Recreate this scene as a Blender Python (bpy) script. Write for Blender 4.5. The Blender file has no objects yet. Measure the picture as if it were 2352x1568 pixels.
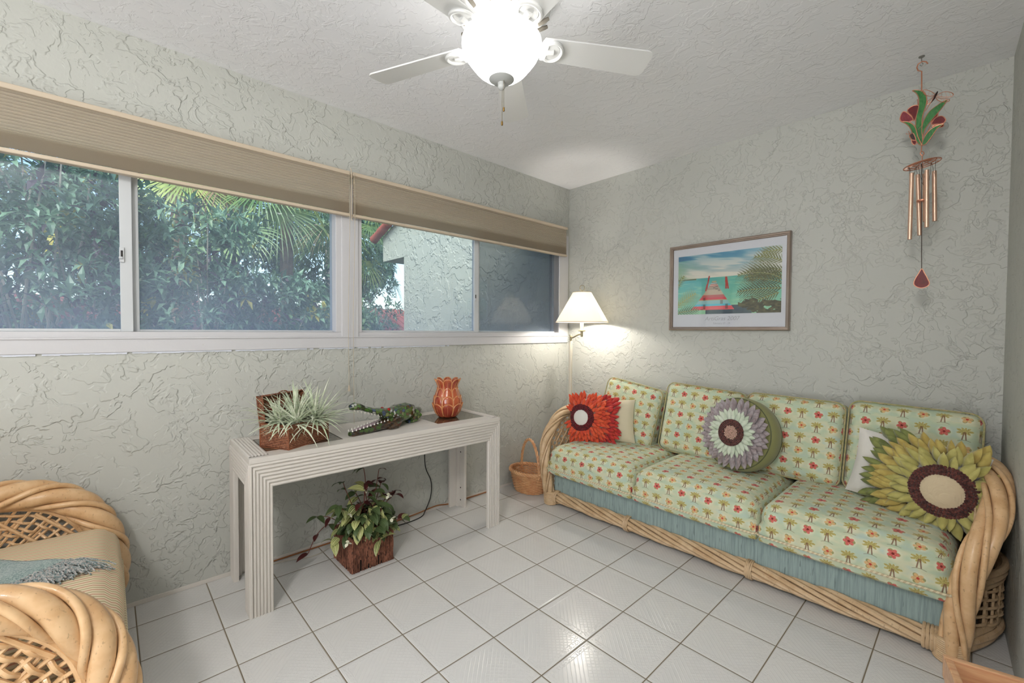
import bpy, math, random
import numpy as np
from mathutils import Vector, Matrix
random.seed(7); rng = np.random.default_rng(7)
SC = bpy.context.scene
COL = SC.collection
PI = math.pi
V = Vector

# ------------------------------------------------------------------ colour
def lin(c):
    c = c / 255.0
    return c / 12.92 if c <= 0.04045 else ((c + 0.055) / 1.055) ** 2.4
def S(r, g, b): return (lin(r), lin(g), lin(b), 1.0)

# ------------------------------------------------------------------ node helper
class NT:
    def __init__(s, name):
        s.mat = bpy.data.materials.new(name); s.mat.use_nodes = True
        s.t = s.mat.node_tree; s.t.nodes.clear()
        s.out = s.t.nodes.new('ShaderNodeOutputMaterial')
    def n(s, typ, **kw):
        nd = s.t.nodes.new(typ)
        for k, v in kw.items(): setattr(nd, k, v)
        return nd
    def link(s, a, b): s.t.links.new(a, b)
    def put(s, sock, v):
        if v is None: return
        if hasattr(v, 'is_output') or isinstance(v, bpy.types.NodeSocket): s.link(v, sock)
        else: sock.default_value = v
    def m(s, op, a, b=None, c=None, clamp=False):
        nd = s.n('ShaderNodeMath', operation=op); nd.use_clamp = clamp
        s.put(nd.inputs[0], a); s.put(nd.inputs[1], b)
        if c is not None: s.put(nd.inputs[2], c)
        return nd.outputs[0]
    def mix(s, f, a, b, blend='MIX'):
        nd = s.n('ShaderNodeMix', data_type='RGBA', blend_type=blend)
        s.put(nd.inputs[0], f); s.put(nd.inputs[6], a); s.put(nd.inputs[7], b)
        return nd.outputs[2]
    def noise(s, vec=None, scale=5.0, detail=2.0, rough=0.5, dist=0.0, col=False):
        nd = s.n('ShaderNodeTexNoise')
        if vec is not None: s.link(vec, nd.inputs['Vector'])
        nd.inputs['Scale'].default_value = scale; nd.inputs['Detail'].default_value = detail
        nd.inputs['Roughness'].default_value = rough; nd.inputs['Distortion'].default_value = dist
        return nd.outputs['Color'] if col else nd.outputs[0]
    def ramp(s, f, stops, interp='LINEAR'):
        nd = s.n('ShaderNodeValToRGB'); cr = nd.color_ramp; cr.interpolation = interp
        while len(cr.elements) < len(stops): cr.elements.new(0.5)
        for e, (p, c) in zip(cr.elements, stops): e.position = p; e.color = c if len(c) == 4 else (*c, 1)
        s.put(nd.inputs[0], f)
        return nd.outputs[0]
    def sm(s, x, lo, hi):
        nd = s.n('ShaderNodeMapRange', interpolation_type='SMOOTHSTEP')
        s.put(nd.inputs[0], x); nd.inputs[1].default_value = lo; nd.inputs[2].default_value = hi
        return nd.outputs[0]
    def obj(s): return s.n('ShaderNodeTexCoord').outputs['Object']
    def uv(s): return s.n('ShaderNodeUVMap').outputs[0]
    def mapping(s, vec, scale=(1,1,1), rot=(0,0,0), loc=(0,0,0)):
        nd = s.n('ShaderNodeMapping'); s.link(vec, nd.inputs[0])
        nd.inputs[1].default_value = loc; nd.inputs[2].default_value = rot; nd.inputs[3].default_value = scale
        return nd.outputs[0]
    def xyz(s, vec):
        nd = s.n('ShaderNodeSeparateXYZ'); s.link(vec, nd.inputs[0]); return nd.outputs
    def bump(s, h, dist=0.01, strength=1.0, normal=None):
        nd = s.n('ShaderNodeBump'); s.put(nd.inputs['Height'], h)
        nd.inputs['Distance'].default_value = dist; nd.inputs['Strength'].default_value = strength
        if normal is not None: s.link(normal, nd.inputs['Normal'])
        return nd.outputs[0]
    def bsdf(s, col, rough=0.6, metal=0.0, normal=None, spec=0.5, trans=0.0, ior=1.45, coat=0.0, emit=None, estr=0.0, sheen=0.0, sss=0.0):
        b = s.n('ShaderNodeBsdfPrincipled')
        s.put(b.inputs['Base Color'], col); s.put(b.inputs['Roughness'], rough); s.put(b.inputs['Metallic'], metal)
        b.inputs['Specular IOR Level'].default_value = spec; b.inputs['Transmission Weight'].default_value = trans
        b.inputs['IOR'].default_value = ior; b.inputs['Coat Weight'].default_value = coat
        b.inputs['Sheen Weight'].default_value = sheen
        if normal is not None: s.link(normal, b.inputs['Normal'])
        if emit is not None: s.put(b.inputs['Emission Color'], emit); b.inputs['Emission Strength'].default_value = estr
        return b.outputs[0]
    def done(s, shader): s.link(shader, s.out.inputs[0]); return s.mat

def plain(name, col, rough=0.6, metal=0.0, **kw):
    n = NT(name); 
    v = n.noise(n.obj(), 14, 2)
    c = n.mix(n.m('MULTIPLY', v, 0.16), col, tuple(x * 0.8 for x in col[:3]) + (1,))
    return n.done(n.bsdf(c, rough, metal, **kw))

# ------------------------------------------------------------------ mesh builder
class MB:
    def __init__(s): s.v = []; s.f = []; s.uv = []; s.mi = []; s.k = 0
    def add(s, vs, fs, uvs=None, mi=0):
        o = len(s.v); s.v.extend([tuple(p) for p in vs])
        for i, f in enumerate(fs):
            s.f.append(tuple(o + j for j in f)); s.mi.append(mi)
            s.uv.append(uvs[i] if uvs else None)
        return s
    def box(s, x0, x1, y0, y1, z0, z1, mi=0):
        return s.add([(x0,y0,z0),(x1,y0,z0),(x1,y1,z0),(x0,y1,z0),(x0,y0,z1),(x1,y0,z1),(x1,y1,z1),(x0,y1,z1)],
              [(0,3,2,1),(4,5,6,7),(0,1,5,4),(1,2,6,5),(2,3,7,6),(3,0,4,7)], None, mi)
    def tbox(s, M, x0, x1, y0, y1, z0, z1, mi=0):
        t = MB().box(x0,x1,y0,y1,z0,z1); return s.add([M @ V(p) for p in t.v], t.f, None, mi)
    def sub(s, o, M=None):
        return_v = [M @ V(p) for p in o.v] if M is not None else o.v
        k = len(s.v); s.v.extend([tuple(p) for p in return_v])
        s.f.extend([tuple(k + j for j in f) for f in o.f]); s.uv.extend(o.uv); s.mi.extend(o.mi); return s
    def tube(s, pts, r, n=8, closed=False, cap=True, mi=0):
        P = [V(p) for p in pts]; m = len(P)
        if m < 2: return s
        R = r if hasattr(r, '__len__') else [r] * m
        T = []
        for i in range(m):
            a = P[(i - 1) % m] if (closed or i > 0) else P[i]; b = P[(i + 1) % m] if (closed or i < m - 1) else P[i]
            d = b - a; T.append(d.normalized() if d.length > 1e-9 else V((0,0,1)))
        u = T[0].orthogonal().normalized(); vs = []; L = 0; Ls = []
        for i in range(m):
            if i: L += (P[i] - P[i-1]).length
            Ls.append(L)
            u = (u - T[i] * u.dot(T[i]));  u = u.normalized() if u.length > 1e-6 else T[i].orthogonal().normalized()
            w = T[i].cross(u)
            for k in range(n):
                a = 2 * PI * k / n; vs.append(P[i] + (u * math.cos(a) + w * math.sin(a)) * R[i])
        fs = []; uvs = []
        for i in range(m if closed else m - 1):
            j = (i + 1) % m
            l0 = Ls[i]; l1 = Ls[j] if j else L + .01
            for k in range(n):
                k2 = (k + 1) % n; fs.append((i*n+k, i*n+k2, j*n+k2, j*n+k))
                uvs.append(((l0,k/n),(l0,(k+1)/n),(l1,(k+1)/n),(l1,k/n)))
        if cap and not closed:
            fs.append(tuple(reversed(range(n)))); fs.append(tuple((m-1)*n + k for k in range(n))); uvs += [None, None]
        return s.add(vs, fs, uvs, mi)
    def lathe(s, prof, n=32, c=(0,0,0), M=None, mi=0, wob=None, cap=True):
        vs = []
        for (r, z) in prof:
            for k in range(n):
                a = 2*PI*k/n; rr = r * (wob(a, z) if wob else 1)
                vs.append(V((c[0] + rr*math.cos(a), c[1] + rr*math.sin(a), c[2] + z)))
        if M is not None: vs = [M @ p for p in vs]
        fs = []
        for i in range(len(prof)-1):
            for k in range(n): k2 = (k+1) % n; fs.append((i*n+k, i*n+k2, (i+1)*n+k2, (i+1)*n+k))
        if cap and prof[0][0] > 1e-5: fs.append(tuple(reversed(range(n))))
        if cap and prof[-1][0] > 1e-5: fs.append(tuple((len(prof)-1)*n + k for k in range(n)))
        return s.add(vs, fs, None, mi)
    def grid(s, fn, nu, nv, mi=0, uvf=None, double=False):
        vs = [fn(i/nu, j/nv) for i in range(nu+1) for j in range(nv+1)]
        g = lambda i, j: i*(nv+1)+j
        fs = []; uvs = []
        for i in range(nu):
            for j in range(nv):
                fs.append((g(i,j), g(i+1,j), g(i+1,j+1), g(i,j+1)))
                uvs.append(((i/nu,j/nv),((i+1)/nu,j/nv),((i+1)/nu,(j+1)/nv),(i/nu,(j+1)/nv)))
        return s.add(vs, fs, uvs, mi)
    def loft(s, rings, cap=True, mi=0):
        n = len(rings[0]); vs = [p for r in rings for p in r]; fs = []
        for i in range(len(rings)-1):
            for k in range(n): k2 = (k+1) % n; fs.append((i*n+k, i*n+k2, (i+1)*n+k2, (i+1)*n+k))
        if cap: fs.append(tuple(reversed(range(n)))); fs.append(tuple((len(rings)-1)*n + k for k in range(n)))
        return s.add(vs, fs, None, mi)
    def build(s, name, mats, parent=None, smooth=True, bevel=0, subsurf=0, solid=0, origin=None, auto=True):
        me = bpy.data.meshes.new(name); me.from_pydata(s.v, [], s.f)
        if not isinstance(mats, (list, tuple)): mats = [mats]
        for m_ in mats: me.materials.append(m_)
        me.polygons.foreach_set('material_index', s.mi)
        me.polygons.foreach_set('use_smooth', [smooth] * len(s.f))
        if any(u is not None for u in s.uv):
            uvl = me.uv_layers.new(name='UVMap'); i = 0
            data = np.zeros((len(me.loops), 2), dtype=np.float32)
            for f, u in zip(s.f, s.uv):
                for q in range(len(f)):
                    if u is not None: data[i] = u[q]
                    i += 1
            uvl.data.foreach_set('uv', data.ravel())
        me.update()
        o = bpy.data.objects.new(name, me); COL.objects.link(o)
        if parent is not None:
            o.parent = parent
        if smooth and auto: 
            try: me.set_sharp_from_angle(angle=math.radians(42))
            except Exception: pass
        if bevel:
            b = o.modifiers.new('bevel', 'BEVEL'); b.width = bevel; b.segments = 2; b.limit_method = 'ANGLE'
        if solid:
            b = o.modifiers.new('solid', 'SOLIDIFY'); b.thickness = solid; b.offset = 0
        if subsurf:
            b = o.modifiers.new('sub', 'SUBSURF'); b.levels = subsurf; b.render_levels = subsurf
        return o

def tag(o, label=None, cat=None, group=None, kind=None):
    if label: o['label'] = label
    if cat: o['category'] = cat
    if group: o['group'] = group
    if kind: o['kind'] = kind
    return o
def struct(o): o['kind'] = 'structure'; return o
def thing(name, loc, label, cat, group=None, rot=0):
    o = bpy.data.objects.new(name, None); COL.objects.link(o); o.location = loc; o.rotation_euler = (0,0,rot)
    o.empty_display_size = .05
    return tag(o, label, cat, group)
def W2L(parent, mb):
    """mesh written in world coordinates -> local coordinates of its thing"""
    M = Matrix.Translation(parent.location) @ parent.rotation_euler.to_matrix().to_4x4()
    Mi = M.inverted(); mb.v = [tuple(Mi @ V(p)) for p in mb.v]; return mb

def spline(pts, n=8, closed=False):
    P = [V(p) for p in pts]; out = []; m = len(P)
    rngi = range(m if closed else m-1)
    for i in rngi:
        if closed: p0,p1,p2,p3 = P[(i-1)%m],P[i],P[(i+1)%m],P[(i+2)%m]
        else: p0,p1,p2,p3 = P[max(i-1,0)],P[i],P[i+1],P[min(i+2,m-1)]
        for k in range(n):
            t = k/n; out.append(0.5*((2*p1)+(-p0+p2)*t+(2*p0-5*p1+4*p2-p3)*t*t+(-p0+3*p1-3*p2+p3)*t**3))
    if not closed: out.append(P[-1])
    return out
def frames(P):
    m = len(P); T = []
    for i in range(m):
        T.append((P[min(i+1,m-1)] - P[max(i-1,0)]).normalized())
    u = T[0].orthogonal().normalized(); F = []
    for i in range(m):
        u = (u - T[i]*u.dot(T[i])).normalized(); F.append((u, T[i].cross(u)))
    return F
def rope(mb, path, strands, turns=2.0, squash=(1,1), n=8, r_end=None):
    """strands: list of (offset radius, strand radius, phase); turns = turns per metre"""
    P = path; F = frames(P); L = [0]
    for i in range(1, len(P)): L.append(L[-1] + (P[i]-P[i-1]).length)
    for (ro, rs, ph) in strands:
        pts = []
        for i, p in enumerate(P):
            a = ph + 2*PI*turns*L[i]; u, w = F[i]
            pts.append(p + u*(ro*math.cos(a)*squash[0]) + w*(ro*math.sin(a)*squash[1]))
        mb.tube(pts, rs, n)
    return mb
def Rz(a): return Matrix.Rotation(a, 4, 'Z')
def TR(x, y, z): return Matrix.Translation((x, y, z))

# ------------------------------------------------------------------ camera
f_px, yaw, pit, rol = 997.05, -0.8210, -0.0246, 0.0058
CAM = V((2.7712, -3.3413, 1.35))
fw = V((math.sin(yaw)*math.cos(pit), math.cos(yaw)*math.cos(pit), math.sin(pit)))
r0 = V((math.cos(yaw), -math.sin(yaw), 0)); u0 = r0.cross(fw)
rr = r0*math.cos(rol) + u0*math.sin(rol); uu = -r0*math.sin(rol) + u0*math.cos(rol)
cd = bpy.data.cameras.new('camera'); cam = bpy.data.objects.new('camera', cd); COL.objects.link(cam)
cam.matrix_world = Matrix(((rr.x,uu.x,-fw.x,CAM.x),(rr.y,uu.y,-fw.y,CAM.y),(rr.z,uu.z,-fw.z,CAM.z),(0,0,0,1)))
cd.sensor_width = 36; cd.sensor_fit = 'HORIZONTAL'; cd.lens = f_px*36/2352; cd.clip_start = 0.02; cd.clip_end = 300
SC.camera = cam
def ray(px, py):
    return fw*f_px + rr*(px-1176) - uu*(py-784)
def at(px, py, ax, v):
    d = ray(px, py); t = (v - CAM[ax])/d[ax]; return CAM + d*t
H = 2.74

# ------------------------------------------------------------------ materials
def stucco(name, col, amt=1.0, scale=1.0):
    n = NT(name); o = n.obj()
    warp = n.noise(o, 5*scale, 2, .5, 0, True)
    add = n.n('ShaderNodeVectorMath', operation='MULTIPLY_ADD'); n.link(warp, add.inputs[0]); add.inputs[1].default_value = (.12,.12,.12); n.link(o, add.inputs[2])
    a = n.noise(add.outputs[0], 7*scale, 3.5, .55, .3)
    b = n.noise(add.outputs[0], 15*scale, 3, .55, .2)
    c = n.noise(add.outputs[0], 3.4*scale, 4, .6, .2)
    pa = n.sm(a, .50, .535); pb = n.sm(b, .56, .60); pc = n.sm(c, .49, .515)
    # one-sided plateaus: edge is steep on one side and feathers out on the other
    ra = n.m('MULTIPLY', pa, n.m('SUBTRACT', 1.25, a)); rc = n.m('MULTIPLY', pc, n.m('SUBTRACT', 1.4, n.m('MULTIPLY', c, 1.2)))
    mask = n.sm(n.noise(o, 1.3, 2), .38, .58)
    h = n.m('ADD', n.m('MULTIPLY', ra, .6), n.m('ADD', n.m('MULTIPLY', rc, .8), n.m('MULTIPLY', n.m('MULTIPLY', pb, mask), .45)))
    fine = n.m('MULTIPLY', n.noise(o, 60, 3, .6), .10)
    h = n.m('ADD', h, fine)
    nb = n.bump(h, 0.0052*amt, 0.9)
    var = n.m('MULTIPLY', n.noise(o, 1.1, 3), .22)
    cc = n.mix(var, col, tuple(x*.86 for x in col[:3])+(1,))
    return n.done(n.bsdf(cc, .62, normal=nb, spec=.35))
M_wall = stucco('wall_stucco', S(190,191,184), 1.1, 1.25)
M_ceil = stucco('ceiling_stucco', S(244,244,246), .4, 1.5)
M_ext = stucco('exterior_stucco', S(186,188,172), 2.6, .6)
# exterior stains
def trimmat():
    n = NT('painted_trim'); o = n.obj()
    d = n.sm(n.noise(o, 30, 4, .7), .70, .78)
    c = n.mix(n.m('MULTIPLY', d, .25), S(202,201,203), S(150,140,122))
    return n.done(n.bsdf(c, .42, normal=n.bump(n.noise(o, 25, 3), .0015, .5)))
M_trim = trimmat()
M_alu = plain('white_aluminium', S(200,203,205), .35)
M_dark = plain('dark_metal', S(38,36,34), .5)

def tile_mat():
    n = NT('floor_tile'); o = n.obj(); x, y, z = n.xyz(o)
    s = .2870
    u = n.m('DIVIDE', n.m('ADD', x, .0885), s); v = n.m('DIVIDE', n.m('ADD', y, 1.5396), s)
    fu = n.m('FRACT', n.m('ADD', u, 100)); fv = n.m('FRACT', n.m('ADD', v, 100))
    iu = n.m('FLOOR', n.m('ADD', u, 100)); iv = n.m('FLOOR', n.m('ADD', v, 100))
    du = n.m('MULTIPLY', n.m('MINIMUM', fu, n.m('SUBTRACT', 1, fu)), s); dv = n.m('MULTIPLY', n.m('MINIMUM', fv, n.m('SUBTRACT', 1, fv)), s)
    d = n.m('MINIMUM', du, dv)
    grout = n.m('SUBTRACT', 1, n.sm(d, .0016, .0030))
    edge = n.sm(d, .0022, .0060)
    # relief: diagonal rhomb in each tile, fine trellis inside, beaded border outside
    a = n.m('ABSOLUTE', n.m('SUBTRACT', fu, .5)); b = n.m('ABSOLUTE', n.m('SUBTRACT', fv, .5))
    cw = n.m('SUBTRACT', n.m('MODULO', n.m('ADD', iu, iv), 2), 0)
    dia = n.m('ADD', n.m('MULTIPLY', n.m('SUBTRACT', fu, .5), 1), n.m('MULTIPLY', n.m('SUBTRACT', fv, .5), 1))
    dib = n.m('SUBTRACT', fu, fv)
    def lines(q, fr, w):
        t = n.m('FRACT', n.m('ADD', n.m('MULTIPLY', q, fr), 10)); return n.sm(n.m('ABSOLUTE', n.m('SUBTRACT', t, .5)), w, w+.10)
    tre = n.m('MAXIMUM', lines(dia, 12, .36), n.m('MULTIPLY', lines(dib, 12, .36), n.sm(n.m('ADD', dia, .1), -.05, .05)))
    inner = n.sm(n.m('SUBTRACT', .5, n.m('MAXIMUM', a, b)), .10, .115)
    band = n.m('MULTIPLY', n.sm(n.m('SUBTRACT', .5, n.m('MAXIMUM', a, b)), .03, .045), n.m('SUBTRACT', 1, inner))
    vo = n.n('ShaderNodeTexVoronoi'); vo.inputs['Scale'].default_value = 130; n.link(o, vo.inputs['Vector'])
    bead = n.m('MULTIPLY', n.sm(vo.outputs['Distance'], .25, .5), band)
    h = n.m('ADD', n.m('MULTIPLY', edge, 1.0), n.m('ADD', n.m('MULTIPLY', n.m('MULTIPLY', tre, inner), .27), n.m('MULTIPLY', bead, .34)))
    h = n.m('ADD', h, n.m('MULTIPLY', n.noise(o, 9, 2), .25))
    nb = n.bump(h, .0016, .8)
    wn = n.n('ShaderNodeTexWhiteNoise', noise_dimensions='2D')
    cmb = n.n('ShaderNodeCombineXYZ'); n.link(iu, cmb.inputs[0]); n.link(iv, cmb.inputs[1]); n.link(cmb.outputs[0], wn.inputs[0])
    base = n.mix(n.m('MULTIPLY', wn.outputs[0], .35), S(220,219,216), S(211,210,207))
    base = n.mix(n.m('MULTIPLY', n.noise(o, 18, 3), .10), base, S(170,166,160))
    c = n.mix(grout, base, n.mix(n.noise(o, 5, 3), S(108,94,72), S(134,124,106)))
    r = n.m('ADD', .19, n.m('MULTIPLY', grout, .6))
    return n.done(n.bsdf(c, r, normal=nb, spec=.5))
M_tile = tile_mat()

def rattan(name, c1, c2, stretch=(30,30,4), rough=.38):
    n = NT(name); o = n.obj()
    a = n.noise(n.mapping(o, (14,14,14)), 1, 3, .6)
    b = n.noise(n.mapping(o, (120,120,60)), 1, 2, .5)
    c = n.mix(n.sm(a, .3, .75), c1, c2)
    c = n.mix(n.m('MULTIPLY', n.sm(b, .62, .72), .45), c, tuple(x*.45 for x in c2[:3])+(1,))
    return n.done(n.bsdf(c, rough, normal=n.bump(b, .0008, .5), coat=.15))
M_rattan = rattan('golden_rattan', S(222,186,142), S(202,160,114))
M_rattan_lt = rattan('pale_rattan', S(208,180,144), S(188,156,118), rough=.45)
M_basket = rattan('orange_wicker', S(220,172,126), S(196,138,94))
M_wickdk = rattan('brown_wicker', S(150,92,62), S(98,52,34), rough=.42)
M_table = None
def paint(name, col, rough=.45):
    n = NT(name); o = n.obj()
    g = n.noise(n.mapping(o, (60,60,6)), 1, 2)
    c = n.mix(n.m('MULTIPLY', g, .25), col, tuple(x*.88 for x in col[:3])+(1,))
    return n.done(n.bsdf(c, rough, normal=n.bump(g, .0006, .4)))
M_table = paint('whitewashed_wood', S(214,208,200))

def palm_fabric():
    n = NT('palm_print_fabric'); uv = n.uv(); wob = n.noise(n.mapping(uv, (9,9,9)), 1, 1, .5, 0, True)
    U, Vv, _ = n.xyz(uv); s = .078
    up = n.m('ADD', n.m('DIVIDE', U, s), 100.0); vp = n.m('ADD', n.m('DIVIDE', Vv, s*.96), 100.0)
    i = n.m('FLOOR', up); j = n.m('FLOOR', vp)
    par = n.m('MODULO', n.m('ADD', i, j), 2.0); row = n.m('MODULO', j, 2.0)
    wn = n.n('ShaderNodeTexWhiteNoise', noise_dimensions='2D'); cb = n.n('ShaderNodeCombineXYZ'); n.link(i, cb.inputs[0]); n.link(j, cb.inputs[1]); n.link(cb.outputs[0], wn.inputs[0]); rnd = wn.outputs[0]
    a = n.m('SUBTRACT', n.m('FRACT', up), n.m('ADD', .46, n.m('MULTIPLY', rnd, .08))); b = n.m('SUBTRACT', n.m('FRACT', vp), .5)
    a = n.m('MULTIPLY', a, .80); b = n.m('MULTIPLY', b, .80)
    nz = n.m('SUBTRACT', n.noise(n.mapping(uv, (260,260,260)), 1, 2), .5)
    # crown of the palm
    cb_ = n.m('SUBTRACT', b, .13); ang = n.m('ARCTAN2', cb_, a)
    rad = n.m('SQRT', n.m('ADD', n.m('MULTIPLY', a, a), n.m('MULTIPLY', n.m('MULTIPLY', cb_, cb_), 2.6)))
    fr = n.m('ABSOLUTE', n.m('COSINE', n.m('ADD', n.m('MULTIPLY', ang, 4.5), n.m('MULTIPLY', nz, 1.2))))
    R = n.m('ADD', .17, n.m('MULTIPLY', fr, .17)); R = n.m('ADD', R, n.m('MULTIPLY', nz, .14))
    crown = n.sm(n.m('SUBTRACT', R, rad), -.01, .02)
    # two slim trunks
    t1 = n.m('ABSOLUTE', n.m('ADD', n.m('SUBTRACT', a, .02), n.m('MULTIPLY', n.m('SUBTRACT', b, .1), .10)))
    t2 = n.m('ABSOLUTE', n.m('SUBTRACT', n.m('ADD', a, .02), n.m('MULTIPLY', n.m('SUBTRACT', b, .1), .16)))
    tr = n.sm(n.m('SUBTRACT', .026, n.m('MINIMUM', t1, t2)), -.008, .008)
    tr = n.m('MULTIPLY', tr, n.m('MULTIPLY', n.m('LESS_THAN', b, .1), n.m('GREATER_THAN', b, -.32)))
    gr = n.m('ABSOLUTE', n.m('ADD', n.m('ADD', b, .33), n.m('MULTIPLY', n.m('MULTIPLY', a, a), 1.2)))
    gr = n.m('MULTIPLY', n.m('LESS_THAN', gr, .016), n.m('LESS_THAN', n.m('ABSOLUTE', a), .25))
    # flower
    ang2 = n.m('ARCTAN2', b, a); rad2 = n.m('SQRT', n.m('ADD', n.m('MULTIPLY', a, a), n.m('MULTIPLY', b, b)))
    pet = n.m('ABSOLUTE', n.m('COSINE', n.m('MULTIPLY', n.m('ADD', ang2, rnd), 2.5)))
    R2 = n.m('ADD', n.m('ADD', .13, n.m('MULTIPLY', pet, .10)), n.m('MULTIPLY', nz, .06))
    flo = n.sm(n.m('SUBTRACT', R2, rad2), -.01, .015)
    leaf = n.m('ABSOLUTE', n.m('COSINE', n.m('MULTIPLY', ang2, 1.5)))
    lf = n.sm(n.m('SUBTRACT', n.m('MULTIPLY', leaf, .26), rad2), -.01, .02)
    ctr = n.m('LESS_THAN', rad2, .055)
    vein = n.m('LESS_THAN', pet, .32)
    # ground cloth
    g = n.noise(n.mapping(uv, (5,13,1)), 1, 3, .55)
    base = n.ramp(g, [(.30, S(178,196,182)), (.46, S(184,198,168)), (.56, S(204,204,172)), (.68, S(182,200,186))])
    halo_d = n.m('MINIMUM', rad2, .4); halo = n.m('SUBTRACT', 1, n.sm(halo_d, .20, .36))
    base = n.mix(n.m('MULTIPLY', halo, .5), base, S(222,218,190))
    c = n.mix(n.m('MULTIPLY', crown, .92), base, n.mix(n.sm(nz, -.1, .12), S(148,138,68), S(190,172,104)))
    c = n.mix(n.m('MULTIPLY', tr, .85), c, S(120,84,66)); c = n.mix(n.m('MULTIPLY', gr, .55), c, S(110,96,72))
    fcol = n.mix(row, S(208,168,118), S(198,88,84)); fcol = n.mix(n.m('MULTIPLY', vein, .45), fcol, S(160,60,50)); fcol = n.mix(n.sm(nz, .0, .15), fcol, n.mix(row, S(220,190,134), S(214,136,118)))
    fcol = n.mix(ctr, fcol, n.mix(row, S(190,64,54), S(120,30,36)))
    d = n.mix(n.m('MULTIPLY', lf, .8), base, S(130,130,66)); d = n.mix(n.m('MULTIPLY', flo, .95), d, fcol)
    col = n.mix(par, c, d)
    weave = n.noise(n.mapping(uv, (900,900,1)), 1, 1)
    wr = n.noise(n.mapping(uv, (7,5,1)), 1, 3, .6, .6)
    nb = n.bump(wr, .012, .45, n.bump(weave, .0006, .5))
    return n.done(n.bsdf(col, .85, normal=nb, spec=.2, sheen=.15))
M_palm = palm_fabric()
def piping_mat():
    n = NT('striped_piping'); U, Vv, _ = n.xyz(n.uv())
    t = n.m('FRACT', n.m('ADD', n.m('MULTIPLY', U, 55), Vv)); k = n.m('GREATER_THAN', t, .5)
    return n.done(n.bsdf(n.mix(k, S(214,204,172), S(190,172,140)), .8))
M_pipe = piping_mat()
def slub(name, c1, c2, sc=(160,160,7)):
    n = NT(name); o = n.obj(); a = n.noise(n.mapping(o, sc), 1, 3, .6); b = n.noise(n.mapping(o, (sc[0]*3, sc[1]*3, sc[2]*6)), 1, 2)
    c = n.mix(n.sm(a, .35, .75), c1, c2); c = n.mix(n.m('MULTIPLY', n.sm(n.noise(n.mapping(o, (90,90,10)), 1, 2), .66, .72), .6), c, tuple(x*.5 for x in c2[:3])+(1,))
    return n.done(n.bsdf(c, .8, normal=n.bump(b, .002, .5), sheen=.2))
M_apron = slub('blue_slub_upholstery', S(150,168,164), S(122,140,138))
def cloth(name, col, wr=.5, sc=6):
    n = NT(name); o = n.obj(); a = n.noise(n.mapping(o, (sc,sc,sc)), 1, 3, .6, .8); w = n.noise(o, 600, 1)
    c = n.mix(n.m('MULTIPLY', a, .15), col, tuple(x*.8 for x in col[:3])+(1,))
    return n.done(n.bsdf(c, .85, normal=n.bump(a, .012, wr, n.bump(w, .0006, .4)), sheen=.2, spec=.2))
M_white = cloth('white_pillow_cloth', S(222,218,210)); M_cream = cloth('cream_pillow_cloth', S(214,204,176))
M_olive = cloth('olive_velvet', S(140,140,92))
M_tan = cloth('tan_gathered_cloth', S(206,188,156), .8, 14)
def petal(name, c1, c2, sc=25):
    n = NT(name); o = n.obj(); a = n.noise(o, sc, 2)
    c = n.mix(n.sm(a, .35, .65), c1, c2)
    return n.done(n.bsdf(c, .7, normal=n.bump(n.noise(o, 90, 2), .002, .4), sheen=.3, spec=.25))
M_bpipe = petal('olive_print_piping', S(150,150,100), S(176,160,120), 60)
M_red = petal('red_felt', S(196,58,46), S(172,42,44)); M_orange = petal('orange_felt', S(222,92,54), S(204,70,46))
M_beadred = petal('dark_red_ribbon', S(120,14,26), S(60,8,16), 120)
M_lilac = petal('grey_lilac_felt', S(164,154,156), S(146,132,132)); M_mint = petal('pale_mint_felt', S(204,212,192), S(184,196,172))
M_brown = petal('brown_satin_ribbon', S(104,56,48), S(58,28,26), 90); M_pinkbead = petal('pale_pink_beads', S(206,170,152), S(176,136,120), 200)
M_green = petal('green_felt', S(128,134,76), S(104,112,62)); M_gold = petal('mustard_felt', S(190,172,98), S(172,150,80))
M_lime = petal('pale_lime_felt', S(186,178,108), S(166,158,90))

def stripe_mat():
    n = NT('striped_ticking'); U, Vv, _ = n.xyz(n.uv())
    t = n.m('FRACT', n.m('MULTIPLY', n.m('ADD', Vv, 3), 62)); k = n.sm(n.m('ABSOLUTE', n.m('SUBTRACT', t, .5)), .26, .34)
    i = n.m('MODULO', n.m('FLOOR', n.m('ADD', n.m('MULTIPLY', n.m('ADD', Vv, 3), 62), .5)), 2)
    c = n.mix(k, S(218,202,168), n.mix(i, S(190,140,116), S(172,158,120)))
    return n.done(n.bsdf(c, .85, normal=n.bump(n.m('ADD', n.m('MULTIPLY', k, -.3), n.noise(n.mapping(n.uv(), (8,8,8)), 1, 3)), .006, .35)))
M_stripe = stripe_mat()
def throw_mat():
    n = NT('teal_wool'); o = n.obj(); a = n.noise(o, 220, 3, .7); b = n.noise(o, 9, 2)
    c = n.mix(n.sm(a, .4, .6), S(92,122,120), S(160,176,170)); c = n.mix(n.m('MULTIPLY', b, .3), c, S(120,140,120))
    return n.done(n.bsdf(c, .95, normal=n.bump(a, .004, .9), sheen=.4))
M_throw = throw_mat()
M_fringe = petal('grey_teal_fringe', S(190,182,176), S(96,122,122), 160)

# ------------------------------------------------------------------ ROOM
XR = 2.864   # right wall at the picture wall; it runs a little outward towards the camera
ang_r = .045
YB = -7.2; XB = 4.6; Wt = .16
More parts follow.
